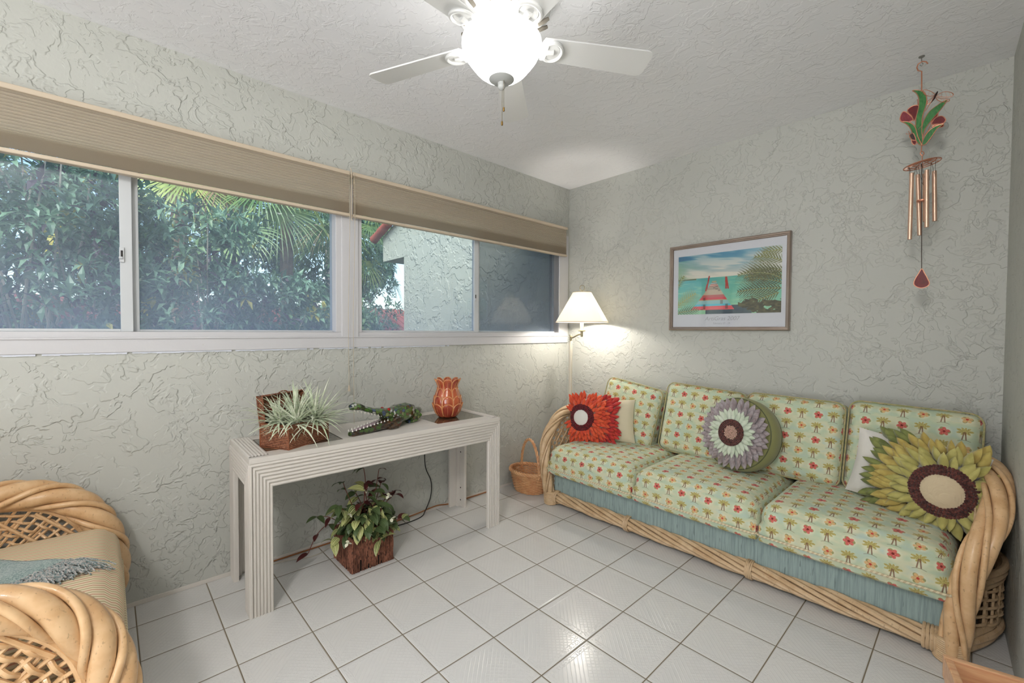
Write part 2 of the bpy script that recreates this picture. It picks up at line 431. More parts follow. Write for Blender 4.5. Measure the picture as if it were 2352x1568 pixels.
# window wall: opening y -4.25..-0.10, z 1.31..2.26
m = MB(); m.box(-Wt, 0, YB, 0, -.3, 1.30); struct(m.build('wall_left', M_wall, smooth=False))
m = MB(); m.box(-Wt, 0, YB, 0, 2.26, H+.25); struct(m.build('wall_left', M_wall, smooth=False))
m = MB(); m.box(-Wt, 0, -.085, 0, 1.30, 2.26); m.box(-Wt, 0, YB, -4.25, 1.30, 2.26); struct(m.build('wall_left', M_wall, smooth=False))
m = MB(); m.box(-Wt, XB, 0, .10, -.3, H+.25); struct(m.build('wall_back', M_wall, smooth=False))
# right wall, slightly skewed
def rx(y): return XR - y*ang_r
yw = -2.55; m = MB().box(0, .14, yw, 0, -.1, H+.05)
wr_ = struct(m.build('wall_right', M_wall, smooth=False)); wr_.location = (XR,0,0); wr_.rotation_euler = (0,0,math.atan(ang_r))
m = MB(); m.box(rx(yw)+.14, XB, yw, yw+.12, -.1, H+.05); struct(m.build('wall_right_return', M_wall, smooth=False))
m = MB(); m.box(XB, XB+.12, YB, yw+.12, -.1, H+.05); struct(m.build('wall_far_right', M_wall, smooth=False))
m = MB(); m.box(-Wt, XB+.12, YB-.12, YB, -.1, H+.05); struct(m.build('wall_front', M_wall, smooth=False))
m = MB(); m.box(-Wt, XB+.2, YB-.12, .10, -.12, 0); struct(m.build('floor', M_tile, smooth=False))
m = MB(); m.box(-Wt-.25, XB+.2, YB-.2, .10, H, H+.25); struct(m.build('ceiling', M_ceil, smooth=False))
# thin tile skirting line against the window wall
m = MB(); m.box(0, .006, -4.2, -.0, 0, .022); struct(m.build('baseboard_left', M_table, smooth=False, bevel=.002))

# ---- window units
def glassmat():
    n = NT('window_glass'); o = n.obj()
    fr = n.n('ShaderNodeFresnel'); gb = n.n('ShaderNodeNewGeometry').outputs['Backfacing']; n.link(n.m('SUBTRACT', 1.5, n.m('MULTIPLY', gb, 1.5-1/1.5)), fr.inputs[0])
    tr = n.n('ShaderNodeBsdfTransparent'); tr.inputs[0].default_value = (.90,.94,.95,1)
    gl = n.n('ShaderNodeBsdfGlossy'); gl.inputs['Roughness'].default_value = .015
    mx = n.n('ShaderNodeMixShader'); n.link(fr.outputs[0], mx.inputs[0]); n.link(tr.outputs[0], mx.inputs[1]); n.link(gl.outputs[0], mx.inputs[2])
    df = n.n('ShaderNodeBsdfDiffuse'); df.inputs[0].default_value = (.62,.72,.90,1)
    tl = n.n('ShaderNodeBsdfTranslucent'); tl.inputs[0].default_value = (.62,.72,.90,1)
    ad = n.n('ShaderNodeMixShader'); ad.inputs[0].default_value = .5; n.link(df.outputs[0], ad.inputs[1]); n.link(tl.outputs[0], ad.inputs[2])
    x, y, z = n.xyz(o)
    dust_haze = n.m('ADD', .10, n.m('MULTIPLY', n.m('SUBTRACT', 1, n.sm(z, 0.0, .6)), .14))  # dust plus bluish haze mixed into the glass to pale the view, denser low
    dust_haze = n.m('MULTIPLY', dust_haze, n.m('ADD', .6, n.m('MULTIPLY', n.noise(o, 3, 3), .9)))
    m2 = n.n('ShaderNodeMixShader'); n.link(dust_haze, m2.inputs[0]); n.link(mx.outputs[0], m2.inputs[1]); n.link(ad.outputs[0], m2.inputs[2])
    return n.done(m2.outputs[0])
M_glass = glassmat()
ZB, ZT = 1.30, 2.26
def window(name, y0, y1, m0, m1, latch_z):
    root = bpy.data.objects.new(name, None); COL.objects.link(root); root.location = (0, (y0+y1)/2, ZB); struct(root)
    b = MB()   # outer frame
    fw_ = .05
    b.box(-.10, .004, y0, y1, ZB, ZB+.035); b.box(-.10, .004, y0, y1, ZT-.04, ZT)
    b.box(-.10, .004, y0, y0+fw_, ZB+.035, ZT-.04); b.box(-.10, .004, y1-fw_, y1, ZB+.035, ZT-.04)
    W2L(root, b).build('window_frame', M_trim, root, smooth=False, bevel=.003)
    b = MB()
    b.box(-.045, -.012, m0, m0+.045, ZB+.035, ZT-.04); b.box(-.045, -.012, y0+fw_, m0, ZB+.035, ZB+.048); b.box(-.045, -.012, y0+fw_, m0, ZT-.06, ZT-.04)
    W2L(root, b).build('sash', M_alu, root, smooth=False, bevel=.002)
    b = MB(); b.box(-.075, -.048, m0+.03, m1, ZB+.035, ZT-.04); b.box(-.075, -.05, m1, y1-fw_, ZB+.035, ZB+.046); b.box(-.075, -.05, m1, y1-fw_, ZT-.06, ZT-.04)
    W2L(root, b).build('sash', M_alu, root, smooth=False, bevel=.002)
    b = MB().box(-.031, -.027, y0+fw_, m0, ZB+.045, ZT-.055); W2L(root, b).build('pane', M_glass, root, smooth=False)
    b = MB().box(-.063, -.059, m1-.02, y1-fw_, ZB+.043, ZT-.055); W2L(root, b).build('pane', M_glass, root, smooth=False)
    b = MB().box(-.012, -.004, m0-.002, m0+.016, latch_z-.035, latch_z+.035).box(-.004, .004, m0-.004, m0+.01, latch_z-.02, latch_z-.01)
    W2L(root, b).build('latch', M_alu, root, smooth=False, bevel=.002)
    b = MB().box(-.011, -.003, m0+.003, m0+.011, latch_z-.01, latch_z+.02); W2L(root, b).build('latch_slot', M_dark, root, smooth=False)
    return root
window('window_1', -4.25, -2.235, -3.295, -3.225, 1.70)
window('window_2', -2.165, -.10, -1.168, -1.088, 1.62)
# insect screen frame + mesh behind the right pane of window 2
n = NT('insect_screen'); tr = n.n('ShaderNodeBsdfTransparent'); df = n.n('ShaderNodeBsdfDiffuse'); df.inputs[0].default_value = S(40,44,48)
mx = n.n('ShaderNodeMixShader'); mx.inputs[0].default_value = .42; n.link(tr.outputs[0], mx.inputs[1]); n.link(df.outputs[0], mx.inputs[2]); M_screen = n.done(mx.outputs[0])
root = bpy.data.objects.new('window_2_screen', None); COL.objects.link(root); root.location = (-.1, -.6, ZB); struct(root)
b = MB().box(-.092, -.090, -1.09, -.16, ZB+.05, ZT-.04); W2L(root, b).build('screen_mesh', M_screen, root, smooth=False)
b = MB().box(-.097, -.085, -.178, -.152, ZB+.04, ZT-.03).box(-.09, -.078, -.185, -.17, 1.46, 1.50); W2L(root, b).build('screen_frame', M_dark, root, smooth=False)
# trims: casing board below, mullion board, right casing
m = MB().box(0, .012, -4.35, -.02, 1.237, 1.306); struct(m.build('trim_1', M_trim, smooth=False, bevel=.003))
m = MB().box(-.10, .012, -2.25, -2.14, 1.306, ZT+.02); struct(m.build('trim_2', M_trim, smooth=False, bevel=.003))
m = MB().box(-.10, .012, -.150, -.02, 1.306, ZT+.02); struct(m.build('trim_3', M_trim, smooth=False, bevel=.003))
m = MB().box(0, .018, -4.35, -.02, 1.300, 1.308); struct(m.build('trim_4', M_trim, smooth=False, bevel=.002))
# chipped caulk line under the board
b = MB()
for i in range(150):
    y = -4.2 + i*.0185
    if random.random() < .93: b.box(0, .006, y, y+.0187, 1.231-.003*random.random(), 1.2375)
struct(b.build('trim_5', plain('white_caulk', S(222,226,236), .6), smooth=False))

# ------------------------------------------------------------------ SHADES
def shade_mat():
    n = NT('pleated_shade_fabric'); o = n.obj(); w = n.noise(n.mapping(o, (700,700,700)), 1, 2)
    c = n.mix(n.m('MULTIPLY', w, .35), S(228,219,204), S(208,196,178))
    d = n.n('ShaderNodeBsdfDiffuse'); n.link(c, d.inputs[0]); t = n.n('ShaderNodeBsdfTranslucent'); n.link(c, t.inputs[0])
    mx = n.n('ShaderNodeMixShader'); mx.inputs[0].default_value = .55; n.link(d.outputs[0], mx.inputs[1]); n.link(t.outputs[0], mx.inputs[2])
    return n.done(mx.outputs[0])
M_shade = shade_mat(); M_rail = plain('tan_metal_rail', S(200,184,162), .4); M_cord = plain('beige_cord', S(190,178,156), .8)
def shade(y0, y1, label):
    root = thing('pleated_shade', (.04, (y0+y1)/2, 2.06), label, 'window shade', 'tan pleated shades over the windows')
    b = MB().box(.004, .062, y0, y1, 2.322, 2.346); W2L(root, b).build('headrail', M_rail, root, smooth=False, bevel=.004)
    prof = []; z = 2.322; front = True; k = 0
    while z > 2.085:
        t = (2.322 - z)/.24; st = .0070 if t < .60 else .0070 - min(1,(t-.60)/.14)*.0046
        prof.append((.052 if front else .041, z)); front = not front; z -= st
    vs = []; fs = []
    for x, z in prof: vs += [(x, y0+.004, z), (x, y1-.004, z)]
    for i in range(len(prof)-1): fs.append((2*i, 2*i+1, 2*i+3, 2*i+2))
    b = MB().add(vs, fs); W2L(root, b).build('pleated_fabric', M_shade, root, smooth=False)
    b = MB().box(.020, .058, y0, y1, 2.066, 2.084); W2L(root, b).build('bottom_rail', M_rail, root, smooth=False, bevel=.004)
    return root
sh1 = shade(-4.28, -2.212, 'longer tan pleated shade over the left window, raised, nearest the striped armchair')
sh2 = shade(-2.196, -.092, 'shorter tan pleated shade over the right window, raised, ending at the room corner')
def cordset(y, z1, knob, root):
    b = MB().tube(spline([(.066, y, 2.335), (.067, y+.002, 2.0), (.05, y-.002, 1.5), (.045, y, 1.25), (.05, y, z1)], 8), .0016, 5)
    W2L(root, b).build('pull_cord', M_cord, root)
    if knob:
        b = MB().lathe([(.001,.035),(.004,.03),(.008,.0),(.009,-.004),(.001,-.006)], 12, (.05, y, z1)); W2L(root, b).build('cord_tassel', M_rail, root)
cordset(-2.222, .965, True, sh1)
cordset(-2.190, .70, False, sh2)
b = MB().tube([(.07,-2.216,2.36),(.078,-2.214,2.34),(.07,-2.212,2.05),(.066,-2.205,2.04)], .003, 6); W2L(sh1, b).build('cord_guide', M_rail, sh1)

# ------------------------------------------------------------------ CEILING FAN
M_fan = plain('white_enamel', S(238,238,236), .35); M_gap = plain('shadowed_vent', S(120,114,104), .7)
FC = V((1.409, -2.140, 0)); ZBl = 2.532
fan = thing('ceiling_fan', (FC.x, FC.y, H), 'white five-blade ceiling fan with lit frosted glass bowl', 'ceiling fan')
L = lambda mb: W2L(fan, mb)
b = MB().lathe([(.09,0),(.20,0),(.205,-.02),(.205,-.05),(.198,-.085),(.185,-.10)], 48, (FC.x,FC.y,H))
b.lathe([(.185,-.10),(.165,-.125),(.115,-.150),(.10,-.155)], 48, (FC.x,FC.y,H)); L(b).build('motor_housing', M_fan, fan)
for k in range(25):
    a = 2*PI*k/25; b = MB()
    if k % 5 == 0: continue
    M = TR(FC.x,FC.y,H) @ Rz(a) 
    p0 = V((.198,0,-.115)); p1 = V((.150,0,-.141))
    pts = [p0+(p1-p0)*t for t in (0.05,.3,.6,.95)]
    pts = [(p.x-.004, p.y, p.z+.0) for p in pts]
    q = MB(); q.tube(pts, [.007,.0085,.0085,.007], 8); b.sub(q, M); L(b).build('vent_slot', M_gap, fan)
b = MB().lathe([(.001,.0),(.09,0),(.10,-.01),(.10,-.04),(.085,-.05),(.155,-.055),(.158,-.068),(.001,-.068)], 40, (FC.x,FC.y,H-.15)); L(b).build('light_kit_collar', M_fan, fan)
ph0 = math.radians(131)
for k in range(5):
    a = ph0 + 2*PI*k/5; M = TR(FC.x, FC.y, ZBl) @ Rz(a) @ Matrix.Rotation(math.radians(-11), 4, 'X')
    # blade with rounded tip corners
    out = []; r0_, r1_ = .175, .655; w0, w1 = .055, .068
    out += [(r0_, -w0), (r1_-.03, -w1)]
    for t in range(7): q = -PI/2 + PI/2*t/6; out.append((r1_-.03+.03*math.cos(q), -w1+.03+.03*math.sin(q)))
    for t in range(7): q = PI/2*t/6; out.append((r1_-.03+.03*math.cos(q), w1-.03+.03*math.sin(q)))
    out += [(r0_, w0), (r0_-.02, 0)]
    nn = len(out); vs = [(x,y,-.003) for x,y in out] + [(x,y,.003) for x,y in out]
    fs = [tuple(reversed(range(nn))), tuple(range(nn,2*nn))] + [(i,(i+1)%nn,nn+(i+1)%nn,nn+i) for i in range(nn)]
    q = MB().add(vs, fs); b = MB().sub(q, M); L(b).build('blade', M_fan, fan, smooth=False)
    # blade iron: arm and rounded scroll plate under the blade root
    q = MB(); q.tube(spline([(.10,0,.035),(.14,0,.02),(.17,0,-.008),(.22,0,-.009)],6), .014, 8)
    arc = [(.215+.042*math.cos(t), .046*math.sin(t), -.009) for t in np.linspace(-PI*.72, PI*.72, 22)]
    q.tube(arc, .0085, 8); q.tube([(.19,-.03,-.008),(.19,.03,-.008)], .008, 6)
    q.lathe([(.001,-.006),(.036,-.006),(.038,.004)], 20, (.212,0,-.004))
    b = MB().sub(q, M); L(b).build('blade_iron', M_fan, fan)
# bowl
n = NT('lit_frosted_glass'); o = n.obj(); vv = n.noise(o, 18, 3, .6, 1.0)
e = n.n('ShaderNodeEmission'); n.link(n.mix(vv, (1,.97,.92,1), (.92,.93,.92,1)), e.inputs[0]); e.inputs[1].default_value = 6.5
d = n.bsdf((.9,.9,.88,1), .25); ad = n.n('ShaderNodeAddShader'); n.link(e.outputs[0], ad.inputs[0]); n.link(d, ad.inputs[1]); M_bowl = n.done(ad.outputs[0])
zr = 2.530
prof = [(.155,.012),(.163,.004),(.164,-.012),(.158,-.034),(.148,-.054),(.132,-.076),(.119,-.092),(.113,-.100),(.100,-.114),(.082,-.128),(.060,-.139),(.03,-.145)]
b = MB().lathe(prof, 64, (FC.x,FC.y,zr)); L(b).build('glass_bowl', M_bowl, fan)
b = MB().lathe([(.050,-.139),(.052,-.146),(.040,-.155),(.016,-.160),(.015,-.170),(.016,-.176),(.010,-.186),(.001,-.190)], 32, (FC.x,FC.y,zr)); L(b).build('finial', plain('grey_white_finial', S(190,192,190), .4), fan)
def chain(x, y, z0, z1):
    b = MB(); z = z0
    while z > z1:
        b.lathe([(.0004,.0018),(.0018,.0006),(.0018,-.0006),(.0004,-.0018)], 6, (x,y,z)); z -= .0048
    b.tube([(x,y,z0),(x,y,z1)], .0006, 4)
    L(b).build('pull_chain', plain('nickel_beads', S(170,160,140), .3, .9), fan)
    b = MB().lathe([(.0035,0),(.0042,-.004),(.0042,-.014),(.003,-.016)], 10, (x,y,z1)); L(b).build('chain_weight', plain('brass_weight', S(140,110,60), .35, .8), fan)
chain(FC.x+.02, FC.y-.005, zr-.150, 2.262); chain(FC.x+.002, FC.y+.002, zr-.188, 2.214)
# ------------------------------------------------------------------ PICTURE
def picture():
    x0,x1,z0,z1 = 1.070, 1.914, 1.362, 2.024
    t = thing('framed_picture', ((x0+x1)/2, -.015, z0), 'framed beach poster of a red pier between palm fronds, hung on the stucco wall', 'picture')
    fwid = .026
    m_f = NT('champagne_metal_frame'); o = m_f.obj(); M_f = m_f.done(m_f.bsdf(m_f.mix(m_f.noise(o, 6, 2), S(176,160,148), S(140,124,114)), .28, .75))
    prof = [(0,0),(0,.030),(.006,.034),(.014,.033),(.016,.026),(.022,.025),(.026,.018),(.026,0)]  # inward, outward(depth)
    corners = [(x0,z0,1,1),(x1,z0,-1,1),(x1,z1,-1,-1),(x0,z1,1,-1)]
    vs = []; fs = []; np_ = len(prof)
    for (cx,cz,sx,sz) in corners:
        for (a,d) in prof: vs.append((cx+sx*a, -d, cz+sz*a))
    for i in range(4):
        j = (i+1)%4
        for k in range(np_-1): fs.append((i*np_+k, j*np_+k, j*np_+k+1, i*np_+k+1))
    W2L(t, MB().add(vs, fs)).build('frame', M_f, t, smooth=False)
    b = MB().box(x0+.02, x1-.02, -.012, -.002, z0+.02, z1-.02); W2L(t,b).build('white_border', plain('poster_paper', S(206,208,214), .5), t, smooth=False)
    # print: colour grid computed here
    a = at(1559,591,1,-.013); c = at(1794,717,1,-.013); X0,X1 = a.x, c.x; Z1 = a.z; Z0 = c.z
    nu, nv = 380, 240
    def frond(u, v, u0, v0, ang, ln, wid, droop):
        """feathered palm frond: arching rib with thin leaflets; returns 0 none, 1 leaflet, 2 rib"""
        dx = (u-u0)*1.62; dy = v-v0; ca, sa = math.cos(ang), math.sin(ang); s_ = dx*ca+dy*sa; p_ = -dx*sa+dy*ca
        if s_ < 0 or s_ > ln*1.12: return 0
        p_ += droop*s_*s_*(1 if ca > 0 else -1)
        if abs(p_) < .006 and s_ < ln: return 2
        # leaflets leave the rib at an angle: shift back along the rib
        q = s_ - abs(p_)*1.1
        if q < 0 or q > ln: return 0
        w = wid*(math.sin(PI*min(1, q/ln*.80+.16)))*(.8+.35*math.sin(q*611))
        if abs(p_) > w: return 0
        return 1 if math.sin(q*150) > (-.75 + 1.0*abs(p_)/max(w,1e-4)) else 0
    def mixc(a, b, t): return [a[i]*(1-t)+b[i]*t for i in range(3)]
    def hsh(a, b): return math.modf(abs(math.sin(a*127.1+b*311.7)*43758.5453))[0]
    def nz(u, v):
        i, j = math.floor(u), math.floor(v); fu, fv = u-i, v-j; fu = fu*fu*(3-2*fu); fv = fv*fv*(3-2*fv)
        return (hsh(i,j)*(1-fu)+hsh(i+1,j)*fu)*(1-fv)+(hsh(i,j+1)*(1-fu)+hsh(i+1,j+1)*fu)*fv
    def fbm(u, v): return nz(u,v)*.5+nz(u*2.1,v*2.1)*.3+nz(u*4.3,v*4.3)*.2
    def color(u, v):
        hor = .60
        if v > hor:
            t = (v-hor)/(1-hor); c = mixc([222,214,198],[70,140,172], min(1,t*1.15))
            cl = fbm(u*3.2+t*1.3, t*5+u*1.5); k = max(0,min(1,(cl-.42)*5)) ; c = mixc(c, [226,222,208], k*(1-.5*t))
            if u < .35: c = mixc(c, [150,190,150] if t<.8 else [56,104,140], max(0,(.35-u)*2)*max(0,min(1,(.62-cl)*4)))
            if u > .6: c = mixc(c, [220,222,214], min(1,(u-.6)*2.2))
        else:
            t = v/hor; c = mixc([160,214,172],[88,176,166], t); c = mixc(c, [84,160,172], .6*max(0,1-abs(u-.15)*3)*t)
            c = mixc(c, [190,226,180], .5*max(0,min(1,(fbm(u*6,v*22)-.5)*3)))
            if v > hor-.018 and u < .2: c = [96,110,80]
        # pier
        if v < .545:
            t = (.545-v)/.545; hw = .018+.235*t**1.15; ctr = .385 - .02*t
            if abs(u-ctr) < hw and v > .07:
                row = math.floor(26*(1-1/(1+3.2*t))); hh = hsh(row, 3)
                pal = [[196,176,148],[206,196,168],[168,150,128],[190,96,90],[180,170,120],[150,196,196]]
                c = pal[int(hh*5.99)]
                if .5 < t < .57: c = [208,60,72]
                if .70 < t < .76: c = [96,196,214]
                if t > .76: c = mixc([226,70,84],[236,120,120], fbm(u*6,v*40))
                if t > .9: c = [70,84,96]
                if hsh(row, math.floor(u*40)) > .86: c = mixc(c,[90,70,60],.5)
            elif v < .14 and .3 < u < .75: c = mixc([60,76,90],[90,110,110], fbm(u*20,v*20))
        for (pu, pv, qu, qv) in ((.31,.41,.335,.63),(.30,.38,.315,.5),(.505,.40,.50,.60),(.525,.40,.505,.60)):
            t = (v-pv)/(qv-pv)
            if 0 < t < 1 and abs(u-(pu+(qu-pu)*t)) < .0075: c = [176,60,56]
        # fronds
        for (fu_,fv_,an,ln,wd,dr,cc) in ((1.02,.62,2.85,.62,.12,.55,[92,96,52]),(1.02,.75,2.6,.42,.10,.7,[104,108,56]),(1.0,.36,3.05,.62,.11,.2,[66,70,42]),(1.02,.56,2.95,.55,.10,.35,[84,88,48]),(1.02,.44,2.8,.5,.10,.3,[72,76,44]),
                                         (1.02,.92,3.0,.3,.09,.6,[120,124,72]),(.98,.30,3.5,.5,.10,-.1,[92,94,58]),(1.0,.5,2.5,.4,.1,.9,[80,84,50]),
                                         (-.02,.12,.75,.42,.09,.4,[150,160,104]),(-.02,.42,1.2,.28,.05,.5,[112,124,72]),(-.02,.02,.25,.4,.07,.3,[92,110,92])):
            fr_ = frond(u, v, fu_, fv_, an, ln, wd*1.5, dr)
            if fr_: c = mixc(cc, [176,178,116], (0 if fr_ == 1 else .5) + .25*nz(u*60,v*60))
        if u > .62 and v < .26 and fbm(u*14, v*14) > .30 + max(0,.75-u)*1.5 + max(0, v-.16)*2: c = mixc([58,60,44],[110,104,70], nz(u*50,v*50))
        return c
    me_v = []; me_f = []; cols = []
    for i in range(nu+1):
        for j in range(nv+1):
            u = i/nu; v = j/nv; me_v.append((X0+(X1-X0)*u, -.0135, Z0+(Z1-Z0)*v)); cc = color(u, v); cols += [lin(cc[0])*.92, lin(cc[1])*.92, lin(cc[2])*.92, 1]
    for i in range(nu):
        for j in range(nv): g = i*(nv+1)+j; me_f.append((g, g+nv+1, g+nv+2, g+1))
    o = W2L(t, MB().add(me_v, me_f)).build('print', None or plain('tmp', (1,1,1,1)), t, smooth=False)
    ca = o.data.color_attributes.new('ink', 'FLOAT_COLOR', 'POINT'); ca.data.foreach_set('color', cols)
    n = NT('poster_ink'); at_ = n.n('ShaderNodeAttribute', attribute_name='ink'); o.data.materials[0] = n.done(n.bsdf(at_.outputs[0], .5))
    # caption lettering
    def text(s, x, z, size, shear=.25):
        cu = bpy.data.curves.new('caption', 'FONT'); cu.body = s; cu.size = size; cu.shear = shear; cu.align_x = 'CENTER'; cu.extrude = .0003
        ob = bpy.data.objects.new('tmp', cu); COL.objects.link(ob); bpy.context.view_layer.update()
        me = bpy.data.meshes.new_from_object(ob.evaluated_get(bpy.context.evaluated_depsgraph_get())); bpy.data.objects.remove(ob)
        mb = MB(); M = TR(x, -.0128, z) @ Matrix.Rotation(PI/2, 4, 'X'); mb.add([M @ v.co for v in me.vertices], [tuple(p.vertices) for p in me.polygons])
        W2L(t, mb).build('caption', plain('grey_caption_ink', S(168,170,176), .6), t, smooth=False)
    text('ArtiGras 2007', (x0+x1)/2-.02, z0+.075, .042); text('February 17 - 19', (x0+x1)/2-.02, z0+.047, .018, 0)
    n = NT('picture_glazing'); fr = n.n('ShaderNodeFresnel'); gb = n.n('ShaderNodeNewGeometry').outputs['Backfacing']; n.link(n.m('SUBTRACT', 1.45, n.m('MULTIPLY', gb, 1.45-1/1.45)), fr.inputs[0]); tr = n.n('ShaderNodeBsdfTransparent'); gl = n.n('ShaderNodeBsdfGlossy'); gl.inputs['Roughness'].default_value=.03
    mx = n.n('ShaderNodeMixShader'); n.link(fr.outputs[0], mx.inputs[0]); n.link(tr.outputs[0], mx.inputs[1]); n.link(gl.outputs[0], mx.inputs[2]); Mg = n.done(mx.outputs[0])
    b = MB().box(x0+.02, x1-.02, -.018, -.016, z0+.02, z1-.02); W2L(t,b).build('glazing', Mg, t, smooth=False)
picture()

# ------------------------------------------------------------------ CONSOLE TABLE
CT = thing('console_table', (.262, -2.11, 0), 'long off-white fluted console table with two smoked glass insets under the window', 'table', rot=-.021)
X0c, X1c, Y0c, Y1c, ZTc = -.246, .246, -.757, .757, .75   # local
def fluted(b, P0, du, dv, nrm, w, ln, ribs, depth=.005):
    """board spanning w along du (ribs across) and ln along dv; half-round ribs on the nrm side"""
    P0, du, dv, nrm = V(P0), V(du), V(dv), V(nrm); pr = []
    for i in range(ribs):
        for t in (0,.12,.3,.5,.7,.88): pr.append(((i+t)/ribs*w, depth*math.sin(PI*t)**.6 if t else 0))
    pr.append((w, 0)); vs = []
    for a, d in pr: vs += [P0+du*a+nrm*d, P0+du*a+nrm*d+dv*ln]
    fs = [(2*i, 2*i+1, 2*i+3, 2*i+2) for i in range(len(pr)-1)]
    b.add(vs, fs)
LW = .100; th = .022
def mitre_front(b, s, nx):
    pass
b = MB()
# smooth top rim frame around the glass insets
gy = [(-.665,-.285),(.320,.700)]; gx0, gx1 = -.160, .148
b.box(X0c, gx0, Y0c, Y1c, ZTc-.026, ZTc); b.box(gx1, X1c, Y0c, Y1c, ZTc-.026, ZTc)
b.box(gx0, gx1, Y0c, gy[0][0], ZTc-.026, ZTc-.001); b.box(gx0, gx1, gy[0][1], gy[1][0], ZTc-.026, ZTc); b.box(gx0, gx1, gy[1][1], Y1c, ZTc-.026, ZTc-.001)
b.build('table_top', M_table, CT, smooth=False, bevel=.002)
b = MB(); fluted(b, (gx0-.06, Y0c+.004, ZTc), (0,1,0), (1,0,0), (0,0,1), .085, gx1-gx0+.13, 6, .004); b.build('top_fluting', M_table, CT)
b = MB(); fluted(b, (gx0-.06, Y1c-.05, ZTc), (0,1,0), (1,0,0), (0,0,1), .045, gx1-gx0+.13, 3, .004)
b.build('top_fluting', M_table, CT)
b = MB()   # aprons
b.box(X1c-th, X1c-.005, Y0c+.005, Y1c-.005, ZTc-.15, ZTc-.026); b.box(X0c+.004, X0c+th, Y0c+.005, Y1c-.005, ZTc-.15, ZTc-.026)
b.box(X0c+th, X1c-th, Y0c+.005, Y0c+th, ZTc-.15, ZTc-.026); b.box(X0c+th, X1c-th, Y1c-th, Y1c-.005, ZTc-.15, ZTc-.026)
b.build('apron', M_table, CT, smooth=False)
def front_flutes(b, nrm, P, along, L_):
    """mitred ribs: horizontal on the apron, turning down the legs. P = top corner, along = horizontal unit, L_ length"""
    P = V(P); along = V(along); nrm = V(nrm); dn = V((0,0,-1)); R = 7; top = .026; w = (.15-top)/R; wl = LW/R
    for i in range(R):
        o0 = i*wl; o1 = (i+1)*wl; z0 = top+i*w; z1 = top+(i+1)*w
        for t0, t1 in ((0,.12),(.12,.3),(.3,.5),(.5,.7),(.7,.88),(.88,1)):
            d0 = .010*math.sin(PI*t0)**.7 if t0 else 0; d1 = .010*math.sin(PI*t1)**.7 if t1 < 1 else 0
            a0 = o0+(o1-o0)*t0; a1 = o0+(o1-o0)*t1; c0 = z0+(z1-z0)*t0; c1 = z0+(z1-z0)*t1
            q = lambda s, h, d: P + along*s + dn*h + nrm*(d-.006)
            pts = [q(a0,ZTc,d0), q(a1,ZTc,d1), q(a0,c0,d0), q(a1,c1,d1), q(L_-a0,c0,d0), q(L_-a1,c1,d1), q(L_-a0,ZTc,d0), q(L_-a1,ZTc,d1)]
            b.add(pts, [(0,1,3,2),(2,3,5,4),(4,5,7,6)])
b = MB(); front_flutes(b, (1,0,0), (X1c, Y0c, ZTc), (0,1,0), Y1c-Y0c); b.build('front_fluting', M_table, CT)
b = MB(); front_flutes(b, (0,-1,0), (X0c, Y0c, ZTc), (1,0,0), X1c-X0c); b.build('side_fluting', M_table, CT)
b = MB(); front_flutes(b, (0,1,0), (X0c, Y1c, ZTc), (1,0,0), X1c-X0c); b.build('side_fluting', M_table, CT)
for (sx, sy) in ((1,-1),(1,1),(-1,-1),(-1,1)):
    xc = X1c if sx > 0 else X0c; yc = Y1c if sy > 0 else Y0c
    b = MB(); xa, xb = sorted((xc-sx*.004, xc-sx*LW)); ya, yb = sorted((yc-sy*.004, yc-sy*LW))
    # L-shaped leg of two boards
    b.box(min(xc-sx*.004, xc-sx*th), max(xc-sx*.004, xc-sx*th), ya, yb, 0, ZTc-.026)
    b.box(xa, xb, min(yc-sy*.004, yc-sy*th), max(yc-sy*.004, yc-sy*th), 0, ZTc-.026)
    b.box(min(xc-sx*th, xc-sx*.045), max(xc-sx*th, xc-sx*.045), min(yc-sy*th, yc-sy*.045), max(yc-sy*th, yc-sy*.045), 0, ZTc-.03)
    lg = b.build('leg', M_table, CT, smooth=False, bevel=.0015)
    if sx < 0:
        for z in (.05, .145, .42):
            q = MB(); q.lathe([(.001,.001),(.0055,.001),(.006,0)], 10, M=TR(xc+.055, yc-sy*(th+.001), z) @ Matrix.Rotation(sy*PI/2, 4, 'X'))
            q.build('bolt', M_dark, lg)
n = NT('smoked_glass'); M_smoke = n.done(n.bsdf(n.mix(n.noise(n.obj(), 6, 2), S(96,84,64), S(80,70,54)), .03, spec=1.0, ior=1.6, coat=.6))
for (a, c) in gy:
    MB().box(gx0+.001, gx1-.001, a+.001, c-.001, ZTc-.012, ZTc-.003).build('glass_inset', M_smoke, CT, smooth=False)
    b = MB(); e = .004
    b.box(gx0, gx1, a, a+e, ZTc-.02, ZTc-.0025); b.box(gx0, gx1, c-e, c, ZTc-.02, ZTc-.0025); b.box(gx0, gx0+e, a+e, c-e, ZTc-.02, ZTc-.0025); b.box(gx1-e, gx1, a+e, c-e, ZTc-.02, ZTc-.0025)
    b.build('inset_edge', plain('dark_glass_edge', S(50,38,26), .4), CT, smooth=False)

